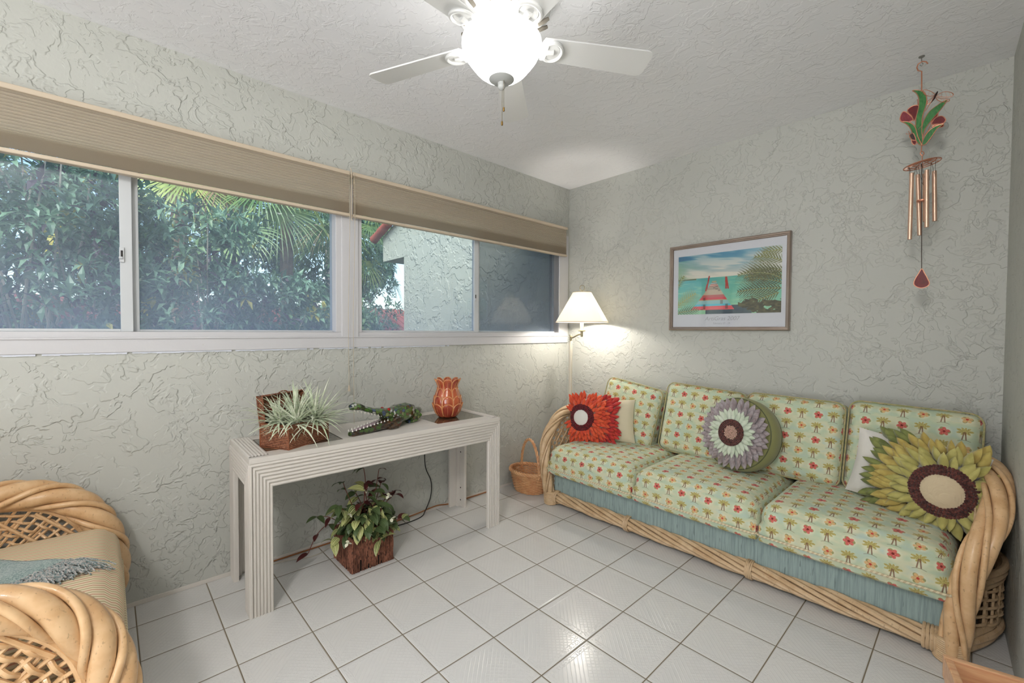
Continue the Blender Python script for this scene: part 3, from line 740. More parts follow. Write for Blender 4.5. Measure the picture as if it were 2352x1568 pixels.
# ------------------------------------------------------------------ generic soft shapes
def cushion_mb(w, d, h, r, crown, N=(22,22,8), belly=0.0, rb=None):
    """rounded box cushion centred on the origin; uv continuous over front (-y) and top"""
    vid = {}; vs = []; fs = []; uvs = []
    def put(p):
        k = tuple(round(c, 5) for c in p)
        if k not in vid:
            X, Y, Z = p[0]*w/2, p[1]*d/2, p[2]*h/2
            rr_ = r
            ix = max(-w/2+rr_, min(w/2-rr_, X)); iy = max(-d/2+rr_, min(d/2-rr_, Y)); rz = min(rr_, h/2-.002); rz2 = rb or rz; iz = max(-h/2+rz2, min(h/2-rz, Z)); rz = rz2 if Z < 0 else rz
            if rb and Z < 0: rr_ = rb; ix = max(-w/2+rr_, min(w/2-rr_, X)); iy = max(-d/2+rr_, min(d/2-rr_, Y))
            dv = V((X-ix, Y-iy, Z-iz))
            if dv.length > 1e-9:
                m_ = max(abs(dv.x)/rr_, abs(dv.y)/rr_, abs(dv.z)/rz)
                dn = V((dv.x/rr_, dv.y/rr_, dv.z/rz)).normalized()*m_
                q = V((ix+dn.x*rr_, iy+dn.y*rr_, iz+dn.z*rz))
            else: q = V((X,Y,Z))
            cx = max(0, 1-p[0]**2); cy = max(0, 1-p[1]**2)
            q.z += p[2]*crown*(cx**.5)*(cy**.5)
            q.y += p[1]*belly*(cx**.5)*(max(0,1-p[2]**2)**.5)
            vid[k] = len(vs); vs.append(q)
        return vid[k]
    ax = [(0,1,2,1),(0,1,2,-1),(1,2,0,1),(1,2,0,-1),(0,2,1,1),(0,2,1,-1)]
    for (a, b, c, s) in ax:
        na, nb = N[a], N[b]
        for i in range(na):
            for j in range(nb):
                q = []
                for (ii, jj) in ((i,j),(i+1,j),(i+1,j+1),(i,j+1)):
                    p = [0,0,0]; p[a] = -1+2*ii/na; p[b] = -1+2*jj/nb; p[c] = s; q.append(tuple(p))
                if (s > 0) == (a == 0 and b == 2): q.reverse()
                def uv(p):
                    if c == 0: return (p[1]*d/2 + 3, p[2]*h/2)
                    return (p[0]*w/2, (p[1]*d/2 + p[2]*h/2))
                fs.append(tuple(put(p) for p in q)); uvs.append(tuple(uv(p) for p in q))
    return MB().add(vs, fs, uvs)
def rrect(w, d, r, z=0, n=6, axes='xy', off=0):
    pts = []
    for (cx, cy, a0) in ((w/2-r, d/2-r, 0), (-w/2+r, d/2-r, PI/2), (-w/2+r, -d/2+r, PI), (w/2-r, -d/2+r, 1.5*PI)):
        for k in range(n+1):
            a = a0 + PI/2*k/n; x = cx + r*math.cos(a); y = cy + r*math.sin(a)
            pts.append((x, y, z) if axes == 'xy' else (x, off, y))
    # densify straight runs
    out = []
    for i in range(len(pts)):
        a = V(pts[i]); b = V(pts[(i+1) % len(pts)]); out.append(a)
        if (b-a).length > .08:
            for k in range(1, 6): out.append(a + (b-a)*k/6)
    return out
def pillow_mb(w, h, t, n=22, pinch=.06):
    """knife-edge pillow, front = -y"""
    mb = MB()
    def P(u, v, s):
        x = -1+2*u; z = -1+2*v
        fx = 1-pinch*(1-z*z)*0; 
        X = x*w/2*(1-pinch*(1-abs(z)**2)); Z = z*h/2*(1-pinch*(1-abs(x)**2))
        th = t/2*((1-abs(x)**2.6)*(1-abs(z)**2.6))**.55 if abs(x) < 1 and abs(z) < 1 else 0
        return V((X, s*(th+.002), Z))
    mb.grid(lambda u, v: P(u, v, -1), n, n); mb.grid(lambda u, v: P(1-u, v, 1), n, n)
    return mb
def pillow_y(x, z, w, h, t):
    x = 2*x/w; z = 2*z/h
    if abs(x) >= .999 or abs(z) >= .999: return 0
    return -(t/2*((1-abs(x)**2.6)*(1-abs(z)**2.6))**.55)
def petal_mb(mb, base, ang, ln, wd, lift, M=None, n=5, cup=.15, curl=0.0, mi=0, tip=1.0, roll=0.0):
    """a felt petal lying in the xz plane, pointing along ang, front is -y"""
    ca, sa = math.cos(ang), math.sin(ang); vs = []
    for i in range(n+1):
        t = i/n; w_ = wd/2*(math.sin(PI*min(1,(.12+.88*t)**.85))**.8 if i < n else .02*tip) 
        l = ln*t; y = -lift*math.sin(t*PI*.55) + curl*t*t
        for s in (-1, 0, 1):
            x_ = l; z_ = s*w_; yy = y + (cup*w_*abs(s)*-1 if False else cup*w_*(abs(s)))+ roll*s*w_
            vs.append(V((base[0] + x_*ca - z_*sa, base[1] + yy, base[2] + x_*sa + z_*ca)))
    if M is not None: vs = [M @ p for p in vs]
    fs = []
    for i in range(n):
        for k in range(2): a = i*3+k; fs.append((a, a+1, a+4, a+3))
    mb.add(vs, fs, None, mi)
def bead(mb, c, r, M=None, mi=0, sq=(1,1,1), n=6):
    vs = []; 
    for (ph, k) in ((-.6,n),(0.1,n),(.75,n)):
        for i in range(k):
            a = 2*PI*i/k; vs.append(V((c[0]+r*sq[0]*math.cos(a)*math.cos(ph), c[1]-r*sq[1]*math.sin(ph), c[2]+r*sq[2]*math.sin(a)*math.cos(ph))))
    vs.append(V((c[0], c[1]-r*sq[1], c[2])))
    if M is not None: vs = [M @ p for p in vs]
    fs = [(i, (i+1)%n, n+(i+1)%n, n+i) for i in range(n)] + [(n+i, n+(i+1)%n, 2*n+(i+1)%n, 2*n+i) for i in range(n)] + [(2*n+i, 2*n+(i+1)%n, 3*n) for i in range(n)]
    mb.add(vs, fs, None, mi)

# ------------------------------------------------------------------ SOFA
SX0, SX1 = .50, 2.735
sofa = thing('rattan_sofa', (1.62, -.45, 0), 'long rattan sofa with palm print cushions and blue apron against the picture wall', 'sofa')
Ls = lambda mb: W2L(sofa, mb)
b = MB().box(SX0+.02, SX1-.02, -.785, -.07, .085, .255); Ls(b).build('apron', M_apron, sofa, smooth=False, bevel=.012)
def bundle(path, k, R, rs, tw, sq=(1,1)):
    mb = MB(); st = []
    for i in range(k): st.append((R*(1 + .06*math.sin(i*2.1)), rs*(1+.14*math.sin(i*1.7)), 2*PI*i/k))
    rope(mb, path, st + [(0.0, R*.45, 0)], tw, sq, 8); return mb
path = [V((SX0+.06+(SX1-SX0-.12)*i/80, -.800, .062)) for i in range(81)]
Ls(bundle(path, 7, .031, .0122, 1.1, (1,1))).build('front_rail', M_rattan_lt, sofa)
path = [V((SX0+.06+(SX1-SX0-.12)*i/30, -.085, .062)) for i in range(31)]
Ls(bundle(path, 6, .024, .013, .8)).build('back_rail', M_rattan_lt, sofa)
def wrap(x, wdt, nn, R=.047):
    mb = MB()
    for i in range(nn):
        xx = x - wdt/2 + wdt*(i+.5)/nn
        pts = [(xx + random.uniform(-.001,.001), -.800 + R*math.cos(a)*1.0, .062 + R*1.0*math.sin(a)) for a in np.linspace(0, 2*PI, 20, endpoint=False)]
        mb.tube(pts, wdt/nn*.52, 6, closed=True)
    return mb
for (x, wd_, nn) in ((.575,.030,4),(1.198,.034,4),(1.955,.036,4),(2.672,.075,6)):
    Ls(wrap(x, wd_, nn)).build('cane_binding', M_rattan_lt, sofa)
def sofa_arm(side):
    mir = lambda x: x if side < 0 else (SX0+SX1-x)
    # braid path (written for the left arm), front foot -> up -> over the top -> back
    pts = [(.515,-.815,.015),(.505,-.832,.12),(.492,-.848,.26),(.480,-.850,.38),(.468,-.820,.50),(.462,-.735,.60),(.448,-.620,.670),(.458,-.47,.700),(.47,-.30,.700),(.48,-.13,.690)]
    if side > 0: pts = [(.515,-.815,.015),(.500,-.830,.12),(.488,-.845,.26),(.470,-.850,.38),(.440,-.820,.50),(.405,-.740,.60),(.392,-.630,.675),(.395,-.48,.715),(.41,-.32,.715),(.44,-.14,.700)]
    P = [V((mir(p[0]), p[1], p[2])) for p in spline(pts, 9)]
    mb = MB(); rope(mb, P, [(.022,.022,0),(.022,.022,2*PI/3),(.022,.022,4*PI/3),(.036,.008,PI/3),(.036,.008,PI),(.036,.008,5*PI/3)] if side < 0 else [(.026,.024,0),(.026,.024,2*PI/3),(.026,.024,4*PI/3),(.041,.010,PI/3),(.041,.010,PI),(.041,.010,5*PI/3)], 1.5 if side<0 else -1.0, (1,1), 10)
    arm = Ls(mb).build('arm', M_rattan if side > 0 else M_rattan_lt, sofa)
    # foot wrap
    mb = MB()
    for k in range(11):
        z = .012 + k*.0085; c = P[0] + (P[8]-P[0])*(z/.26)
        mb.tube([(c.x+.050*math.cos(a), c.y+.044*math.sin(a), z+.004*math.sin(a)) for a in np.linspace(0,2*PI,24,endpoint=False)], .0052, 6, closed=True)
    mb.lathe([(.048,.0),(.048,.10)], 20, (P[0].x, P[0].y, .003)); Ls(mb).build('foot_binding', M_rattan_lt, arm)
    # lower outer rails and woven side panel
    xo = .445 if side < 0 else .430
    mb = MB()
    bow = lambda t: math.sin(PI*t)
    def rail(z, out, r, r2=None):
        pp = [(mir(.515 - out*bow(t)*1.0 - .0*t), -.80 + .70*t, z + .01*bow(t)) for t in np.linspace(0,1,22)]; mb.tube(pp, r, 8)
    so = 0.0 if side < 0 else .045
    for z, out, r in ((.030,.085+so,.018),(.055,.10+so,.016),(.085,.085+so,.018),(.030,.05+so,.016),(.30,.10+so,.020),(.325,.11+so,.014),(.275,.10+so,.014)): rail(z, out, r)
    for k in range(9):   # wavy canes between the lower rails
        z = .11 + k*.018
        pp = [(mir(.505 - (.085+so)*bow(t) - .012*math.sin(t*26 + (k%2)*PI)), -.79 + .68*t, z) for t in np.linspace(0,1,60)]; mb.tube(pp, .0055, 6)
    for k in range(12):
        t = (k+.5)/12; mb.tube([(mir(.505 - (.085+so)*bow(t)), -.79+.68*t, .03), (mir(.50 - (.09+so)*bow(t)), -.79+.68*t, .31)], .005, 6)
    Ls(mb).build('side_panel', M_rattan_lt, arm)
    # upper weave inside the arch
    mb = MB(); C0 = V((mir(.505), -.25, .33))
    crv = P[24:]
    for k in range(9):
        s_ = .07 + k*.042
        pp = []
        for i, p in enumerate(crv):
            q = p.lerp(V((p.x*0+C0.x, C0.y, C0.z)), s_); wv = .007*math.sin(i*1.05 + (k%2)*PI); q.x += wv; pp.append(q)
        mb.tube(pp, .0052, 6)
    for i in range(0, len(crv), 3): mb.tube([crv[i], crv[i].lerp(C0, .62)], .0055, 6)
    # diamond lattice in the middle
    def inside(y, z):
        for p in crv:
            pass
        return True
    for k in range(-3, 12):
        for sg in (1, -1):
            y0 = -.85 + k*.075; pp = []
            for t in np.linspace(0, 1, 14):
                z = .33 + .36*t; y = y0 + sg*.30*t + (0 if sg > 0 else .30)
                # clip by arch
                top = max([p.z - .10 for p in crv if abs(p.y - y) < .04] + [0])
                if -.74 < y < -.13 and z < top: pp.append((mir((.490 if side < 0 else .450) + (.006*sg)), y, z))
            if len(pp) > 1: mb.tube(pp, .0048, 6)
    Ls(mb).build('woven_panel', M_rattan_lt, arm)
sofa_arm(-1); sofa_arm(1)
# seat cushions
seats = [(.512, 1.252), (1.256, 2.000), (2.004, 2.728)]
for (xa, xb) in seats:
    w = xb-xa; mb = cushion_mb(w, .77, .205, .075, .022, (26,30,16), .018, .018); Mx = TR((xa+xb)/2, -.478, .352)
    mb.v = [tuple(Mx @ V(p)) for p in mb.v]
    u0_ = random.uniform(0, .07); mb.uv = [tuple((a_+u0_, b_) for a_, b_ in q) for q in mb.uv]
    sc = Ls(mb).build('seat_cushion', M_palm, sofa)
    q = MB().tube([Mx @ p for p in rrect(w+.004, .770+.034, .03, -.057)], .0058, 7, closed=True); Ls(q).build('piping', M_pipe, sc)
# back cushions  (cx, bottom y, width, height, tilt, roll, heading)
backs = [(.835, -.185, .50, .49, -11, 9, 3, .675), (1.425, -.185, .56, .50, -12, 3.5, 1, .690), (1.985, -.185, .535, .485, -12, 1, -1, .690), (2.532, -.185, .53, .50, -12, 1.2, -1, .695)]
for (cx, cy, w, h, tilt, roll, hd, cz) in backs:
    mb = cushion_mb(w, .150, h, .045, .010, (24,8,24), .030)
    Mx = TR(cx, cy, cz) @ Rz(math.radians(hd)) @ Matrix.Rotation(math.radians(tilt), 4, 'X') @ Matrix.Rotation(math.radians(roll), 4, 'Y')
    mb.v = [tuple(Mx @ V(p)) for p in mb.v]; u0_ = random.uniform(0,.1); mb.uv = [tuple((a_+u0_, b_+u0_*.6) for a_, b_ in q) for q in mb.uv]
    bc = Ls(mb).build('back_cushion', M_palm, sofa)
    for off in (-.062, .062):
        q = MB().tube([Mx @ p for p in rrect(w+.002, h+.006, .055, 0, 6, 'xz', off)], .0042, 7, closed=True); Ls(q).build('piping', M_bpipe, bc)

# ------------------------------------------------------------------ THROW PILLOWS
def pillow_thing(Mx, name, label, w, h, t, mat, corner=None):
    loc = Mx.translation; o = bpy.data.objects.new(name, None); COL.objects.link(o); o.matrix_world = Mx; o.empty_display_size=.05
    tag(o, label, 'pillow'); pillow_mb(w, h, t).build('pillow_cover', mat, o); return o
def lumbar_flower(Mx, name, label, w, h, t, side, cm, mats, ring_m, ctr_m, rings, rr_in, rr_out, xlim, zlim, fx, fz, seed):
    rd = random.Random(seed)
    o = pillow_thing(Mx, name, label, w, h, t, cm)
    Y = lambda x, z: pillow_y(x, z, w, h, t) - .004
    mbp = MB()
    # petals from the outer rows inwards
    rads = list(np.linspace(rings, rr_out+.006, 7)) 
    for k, rad in enumerate(rads):
        cnt = int(2*PI*rad/(.034 if side > 0 else .028))
        for i in range(cnt):
            a = 2*PI*(i + (k%2)*.5 + rd.uniform(-.25,.25))/cnt; rb = rad - .028; x = fx + rb*math.cos(a); z = fz + rb*math.sin(a)
            if not (xlim[0] < x < xlim[1] and zlim[0] < z < zlim[1]): continue
            mi = 0 if k < 3 else 1
            if len(mats) > 2 and k >= 5: mi = 2
            petal_mb(mbp, (x, Y(x,z) - .004 - .0035*k, z), a + rd.uniform(-.22,.22), (1.25 if side > 0 else 1)*rd.uniform(.058,.075), (1.3 if side > 0 else 1)*rd.uniform(.028,.036), rd.uniform(.008,.024), None, 5, .30, rd.uniform(-.012,.006), mi, 1, rd.uniform(-.35,.35))
    mbp.build('petals', mats, o, smooth=True, solid=.0012)
    mbr = MB()
    nr = 4
    for k in range(nr):
        R = rr_in + (rr_out-rr_in)*(k+.4)/nr; cnt = int(2*PI*R/.0125)
        for i in range(cnt):
            a = 2*PI*(i+.5*(k%2))/cnt; x = fx + R*math.cos(a); z = fz + R*math.sin(a)
            if abs(x) > w/2*1.04: continue
            bead(mbr, (x, Y(x,z)-.030, z), rd.uniform(.008,.0105), None, 0, (1,1.5,1))
    mbr.build('ruffled_ring', ring_m, o)
    mbc = MB(); 
    pr = [(.001,-.050),(rr_in*.5,-.047),(rr_in*.85,-.040),(rr_in*1.05,-.024)]
    def gc(u, v):
        rad = rr_in*1.08*u; a = 2*PI*v; x = fx+rad*math.cos(a); z = fz+rad*math.sin(a)
        return V((x, Y(x,z) - .026 - .020*math.sqrt(max(0,1-(u*.97)**2)), z))
    mbc.grid(gc, 8, 32); mbc.build('flower_centre', ctr_m, o)
    return o
def Mpil(x, y, z, hd, tilt, roll): return TR(x,y,z) @ Rz(math.radians(hd)) @ Matrix.Rotation(math.radians(tilt),4,'X') @ Matrix.Rotation(math.radians(roll),4,'Y')
lumbar_flower(Mpil(.720,-.420,.635, 27,-10,-1.5), 'flower_pillow', 'cream pillow with a large orange-red felt flower, at the left end of the sofa', .50, .34, .13, -1, M_cream,
    [M_red, M_orange], M_beadred, M_white, .30, .062, .108, (-.245,.10), (-.165,.165), -.165, .012, 3)
lumbar_flower(Mpil(2.560,-.425,.640, -17,-12,4.5), 'flower_pillow', 'white pillow with a green and mustard felt flower, at the right end of the sofa', .52, .35, .14, 1, M_white,
    [M_green, M_gold, M_lime], M_brown, M_tan, .33, .075, .118, (-.10,.25), (-.165,.165), .150, -.02, 5)
# round pillow
Mr = Mpil(1.752, -.395, .700, -13, -12, 0)
o = bpy.data.objects.new('round_pillow', None); COL.objects.link(o); o.matrix_world = Mr; tag(o, 'round olive pillow with a grey lilac and mint petal flower, middle of the sofa', 'pillow')
prof = []; R = .232
for t in np.linspace(0, 1, 9): prof.append((max(.001, (R-.035)*math.sin(t*PI/2)**.8 ), .055 + .016*math.cos(t*PI/2)))
prof += [(R-.016,.058),(R-.004,.042),(R,.0),(R-.004,-.045),(R-.018,-.064),(R*.6,-.084),(.001,-.088)]
MB().lathe(prof, 56, M=Matrix.Rotation(PI/2, 4, 'X')).build('pillow_cover', M_olive, o)
b = MB()
for yy in (-.056, .062): b.tube([((R-.012)*math.cos(a), yy, (R-.012)*math.sin(a)) for a in np.linspace(0,2*PI,64,endpoint=False)], .0035, 6, closed=True)
b.build('piping', petal('dark_olive_cord', S(96,98,66), S(80,82,54)), o)
rd = random.Random(4)
mbp = MB(); mbm = MB()
for k, (rad, mi) in enumerate([(.205,0),(.190,0),(.174,0),(.156,0),(.138,0)]):
    cnt = 30 - 2*k
    for i in range(cnt):
        a = 2*PI*(i+.5*(k%2)+rd.uniform(-.15,.15))/cnt; rb = rad-.045
        petal_mb(mbp, (rb*math.cos(a), -.072-.004*k, rb*math.sin(a)), a+rd.uniform(-.1,.1), .066, .041, .012, None, 5, .35, rd.uniform(-.006,.006), 0, 1, rd.uniform(-.2,.2))
mbp.build('outer_petals', M_lilac, o, solid=.0012)
for k, rb in enumerate((.098, .080)):
    cnt = 22
    for i in range(cnt):
        a = 2*PI*(i+.5*k+rd.uniform(-.15,.15))/cnt
        petal_mb(mbm, (rb*.85*math.cos(a), -.096-.004*k, rb*.85*math.sin(a)), a+rd.uniform(-.08,.08), .074, .034, .010, None, 5, .3, 0, 0, 1, rd.uniform(-.2,.2))
mbm.build('inner_petals', M_mint, o, solid=.0012)
mbr = MB()
for k in range(4):
    R_ = .050+k*.0092; cnt = int(2*PI*R_/.0095)
    for i in range(cnt): a = 2*PI*(i+.5*(k%2))/cnt; bead(mbr, (R_*math.cos(a), -.106, R_*math.sin(a)), .0066, None, 0, (1,1.3,1))
mbr.build('ruffled_ring', M_brown, o)
mbr = MB()
for i in range(70):
    r_ = .043*math.sqrt(i/70); a = i*2.39996; bead(mbr, (r_*math.cos(a), -.108, r_*math.sin(a)), .0052)
mbr.build('flower_centre', M_pinkbead, o)

# ------------------------------------------------------------------ FLOOR LAMP
LP = V((.256, -.272, 0)); SH = V((.394, -.290, 0))
lamp = thing('floor_lamp', LP, 'lit swing-arm floor lamp with white cone shade in the room corner', 'lamp')
Ll = lambda mb: W2L(lamp, mb)
M_cream_enam = plain('cream_enamel', S(208,202,186), .35); M_brass = plain('pewter_brass', S(150,140,112), .35, .8)
Ll(MB().lathe([(.125,0),(.125,.012),(.11,.022),(.03,.030),(.018,.04)], 40, LP)).build('base', M_cream_enam, lamp)
Ll(MB().lathe([(.0165,.03),(.0165,1.262)], 20, LP)).build('pole', M_cream_enam, lamp)
Ll(MB().lathe([(.010,1.262),(.012,1.275),(.012,1.315),(.008,1.32)], 16, LP)).build('pivot', M_brass, lamp)
b = MB().tube(spline([(LP.x, LP.y, 1.296),(LP.x+.05, LP.y-.035, 1.292),(SH.x-.03, SH.y-.012, 1.318),(SH.x, SH.y, 1.322)], 8), .0065, 8).lathe([(.009,1.30),(.011,1.31),(.011,1.345),(.035,1.352),(.033,1.358),(.006,1.36)], 20, SH); Ll(b).build('swing_arm', M_brass, lamp)
Ll(MB().lathe([(.0165,1.36),(.0165,1.455)], 16, SH)).build('candle_sleeve', plain('white_sleeve', S(226,224,216), .5), lamp)
n = NT('lamp_shade_linen'); w = n.noise(n.mapping(n.obj(), (300,300,300)), 1, 2); c = n.mix(n.m('MULTIPLY', w, .1), S(240,236,226), S(214,204,184))
d = n.n('ShaderNodeBsdfDiffuse'); n.link(c, d.inputs[0]); t = n.n('ShaderNodeBsdfTranslucent'); n.link(c, t.inputs[0]); mx = n.n('ShaderNodeMixShader'); mx.inputs[0].default_value = .5; n.link(d.outputs[0], mx.inputs[1]); n.link(t.outputs[0], mx.inputs[2]); M_lshade = n.done(mx.outputs[0])
b = MB().lathe([(.229,1.428),(.080,1.690),(.078,1.690),(.227,1.428),(.229,1.428)], 56, SH, cap=False); sh = Ll(b).build('shade', M_lshade, lamp)
for (r_, z_) in ((.229,1.430),(.079,1.690)):
    b = MB(); b.tube([(SH.x+r_*math.cos(a), SH.y+r_*math.sin(a), z_) for a in np.linspace(0,2*PI,56,endpoint=False)], .0028, 5, closed=True); Ll(b).build('shade_trim', plain('tan_trim', S(176,150,116), .6), sh)
b = MB()
for k in range(3): a = 2*PI*k/3; b.tube([(SH.x,SH.y,1.69),(SH.x+.078*math.cos(a),SH.y+.078*math.sin(a),1.69)], .0015, 5)
b.tube([(SH.x+.0*1, SH.y, 1.69),(SH.x,SH.y,1.705)], .003, 6)
b.tube([(SH.x+.021*math.sin(a)*.68, SH.y+.021*math.sin(a)*.73, 1.729-.024*math.cos(a)) for a in np.linspace(0,2*PI,24,endpoint=False)], .0026, 6, closed=True); Ll(b).build('finial_ring', M_brass, lamp)
n = NT('clear_lit_bulb'); e = n.n('ShaderNodeEmission'); e.inputs[0].default_value = (1,.90,.76,1); e.inputs[1].default_value = 6; tr = n.n('ShaderNodeBsdfTransparent'); mx = n.n('ShaderNodeMixShader'); mx.inputs[0].default_value = .15; n.link(tr.outputs[0], mx.inputs[1]); n.link(e.outputs[0], mx.inputs[2]); M_bulb = n.done(mx.outputs[0])
Ll(MB().lathe([(.001,1.456),(.012,1.458),(.014,1.475),(.028,1.505),(.030,1.525),(.020,1.55),(.001,1.558)], 20, SH)).build('bulb', M_bulb, lamp)

# ------------------------------------------------------------------ WIND CHIME  (plane y = -.33)
YC = -.33
M_copper = plain('copper_wire', S(204,140,112), .35, .7)
def sglass(name, c1, c2):
    n = NT(name); o = n.obj(); a = n.noise(n.mapping(o, (60,60,25)), 1, 3, .6, 1.5); return n.done(n.bsdf(n.mix(n.sm(a,.3,.7), c1, c2), .12, coat=.5, spec=.7))
G_green = sglass('green_stained_glass', S(34,104,46), S(66,134,66)); G_red = sglass('red_stained_glass', S(116,6,20), S(92,4,14)); G_dark = sglass('dark_stained_glass', S(40,24,22), S(60,20,20))
chime = thing('wind_chime', at(2117,130,1,YC), 'stained glass tulip wind chime with copper tubes hanging from the ceiling', 'wind chime')
chime.location.z = H
Lc = lambda mb: W2L(chime, mb)
def cp(x, y, dy=0): p = at(2020+x/2.704, 100+y/2.704, 1, YC); return V((p.x, YC+dy, p.z))
def shape(name, poly, mat, dy=0, wire=True, closed=True):
    P = spline([cp(x, y, dy) for x, y in poly], 5, True); nn = len(P); c_ = sum(P, V((0,0,0)))/nn
    vs = [p+V((0,-.0015,0)) for p in P] + [p+V((0,.0015,0)) for p in P]
    # ear-clip free fill through an ngon
    fs = [tuple(range(nn)), tuple(reversed(range(nn,2*nn)))] + [(i, nn+i, nn+(i+1)%nn, (i+1)%nn) for i in range(nn)]
    o = Lc(MB().add(vs, fs)).build(name, mat, chime, smooth=False)
    Lc(MB().tube(P, .0022, 6, closed=True)).build('copper_edge', M_copper, o)
# ceiling hook
b = MB().lathe([(.012,0),(.012,-.004),(.004,-.008)], 12, chime.location); x0_, z0_ = chime.location.x, chime.location.z
b.tube([(x0_, YC, z0_-.005),(x0_,YC,z0_-.03),(x0_+.006,YC,z0_-.04),(x0_,YC,z0_-.048),(x0_-.006,YC,z0_-.04)], .002, 6); Lc(b).build('ceiling_hook', plain('steel_hook', S(150,150,146), .3, .8), chime)
b = MB().tube([cp(*p) for p in [(300,125),(290,113),(265,111),(240,128),(232,150),(240,168),(262,172),(262,300)]], .0028, 7)
Lc(b).build('hanger_wire', M_copper, chime); b = MB(); b.tube([cp(262,632), cp(260,660), cp(258,672)], .0025, 6); b.tube([cp(265+11*math.cos(a), 682+12*math.sin(a)) for a in np.linspace(0,2*PI,16,endpoint=False)], .0022, 6, closed=True)
b.tube([cp(265,690),cp(266,700),cp(264,722)], .0024, 6); Lc(b).build('hook_ring', M_copper, chime)
shape('leaf', [(205,292),(240,290),(275,300),(292,335),(290,380),(268,450),(264,520),(268,610),(262,632),(238,600),(226,540),(228,460),(243,390),(244,340),(228,308)], G_green)
shape('leaf', [(420,352),(370,378),(310,425),(272,490),(264,545),(270,570),(285,530),(330,470),(385,405)], G_green, -.004)
shape('leaf', [(400,500),(340,520),(295,560),(268,610),(268,632),(290,625),(325,580),(360,530)], G_green, -.006)
shape('leaf', [(142,488),(185,490),(222,520),(240,580),(262,632),(238,618),(210,570),(190,525),(165,500)], G_green, -.005)
shape('petal', [(240,384),(205,388),(176,410),(180,430),(200,450),(215,480),(232,440),(240,410)], G_red)
shape('petal', [(210,470),(172,430),(145,425),(128,465),(140,486),(180,486)], sglass('rose_stained_glass', S(140,50,60), S(120,30,44)))
shape('petal', [(322,500),(345,465),(385,450),(410,470),(400,492),(370,498)], G_red); shape('petal', [(322,496),(340,440),(362,432),(360,452),(340,470)], sglass('rust_stained_glass', S(130,40,24), S(110,24,20)))
shape('petal', [(325,512),(370,500),(398,505),(385,517),(350,515)], G_red, .004)
shape('ladybird_body', [(188,578),(195,565),(212,562),(226,600),(205,602)], G_dark, -.006); shape('ladybird_wing', [(202,602),(228,605),(228,624),(216,630),(204,618)], G_red, -.006)
Lc(MB().tube([cp(*p) for p in [(196,568),(180,560),(168,563),(166,556)]], .0013, 5)).build('antenna_wire', M_copper, chime); b = MB().tube([cp(*p) for p in [(190,566),(184,550),(180,543)]], .0013, 5)
Lc(MB().tube([cp(*p) for p in [(240,535),(262,510)]], .002, 5)).build('copper_tie', M_copper, chime)
Lc(b).build('antenna_wire', M_copper, chime)
for pp_ in ([(285,420),(320,365),(350,310)],[(268,580),(300,545),(322,500)],[(240,384),(236,350),(234,346)]): Lc(MB().tube([cp(*p) for p in pp_], .0016, 5)).build('stem_wire', M_copper, chime)
b = MB()
for w_ in ([(345,320),(320,300),(285,290),(270,296),(280,318),(315,330)],[(345,325),(320,345),(300,360),(298,380),(320,365)],[(358,325),(400,303),(440,305),(460,318),(445,332),(400,335)],[(355,335),(385,345),(432,348),(430,362),(395,366),(360,352)]):
    P = spline([cp(*p, -.006) for p in w_], 5, True); b.tube(P, .0014, 5, closed=True)
    for k in range(0, len(P)//2, 3): b.tube([P[k], P[-k-1]], .0006, 4)
Lc(b).build('dragonfly_wings', M_copper, chime)
Lc(MB().tube([cp(362,300,-.007), cp(352,318,-.007), cp(340,345,-.007), cp(322,370,-.007)], [.002,.005,.004,.001], 8)).build('dragonfly_body', G_dark, chime)
# chime head: pierced disc seen at a slant
hc = cp(265, 742); 
b = MB()
for r_ in (.070,.052,.034): b.tube([(hc.x+r_*math.cos(a), YC+r_*math.sin(a)*.9, hc.z+.010-.016*(r_/.07)+.010*math.cos(a)) for a in np.linspace(0,2*PI,30,endpoint=False)], .0022, 6, closed=True)
for k in range(12): a = 2*PI*k/12; b.tube([(hc.x,YC,hc.z+.010),(hc.x+.070*math.cos(a),YC+.063*math.sin(a),hc.z-.006+.010*math.cos(a))], .0018, 5)
Lc(b).build('chime_head', M_copper, chime)
M_tube = plain('pink_copper_tube', S(226,190,166), .38, .8)
tubes = [(205,815,192,1222),(235,808,247,1186),(296,792,295,1144),(338,782,341,1095)]
for i, (xa, ya, xb, yb) in enumerate(tubes):
    dy = (-.035,.02,-.02,.03)[i]; b = MB().tube([cp(xa,ya,dy), cp(xb,yb,dy)], .0090, 14, cap=False); b.tube([cp(xa,ya,dy), cp(xb,yb,dy)], .0078, 14, cap=False); Lc(b).build('chime_tube', M_tube, chime)
b = MB().tube([cp(278,795,.04), cp(279,1095,.04)], .009, 14, cap=False); Lc(b).build('chime_tube', M_tube, chime)
b = MB()
for (a_, c_, d_) in (((185,770),(192,885),-.04),((188,770),(212,860),-.03),((228,765),(205,850),0),((228,765),(240,870),.02),((262,745),(285,860),-.02),((258,745),(270,870),.03),((322,740),(312,855),-.02),((325,740),(338,800),.02),((348,732),(342,850),.03),((240,762),(266,870),.01)): b.tube([cp(*a_), cp(*c_, d_)], .0010, 4)
b.tube([cp(262,748), cp(262,1400)], .0016, 5); Lc(b).build('cord', plain('dark_cord', S(60,44,36), .8), chime)
Lc(MB().lathe([(.001,.004),(.022,.003),(.022,-.003),(.001,-.004)], 20, cp(265,975))).build('clapper', M_copper, chime)
shape('wind_sail', [(263,1398),(245,1425),(222,1462),(214,1492),(232,1510),(262,1517),(294,1508),(310,1488),(298,1458),(280,1425)], G_red)

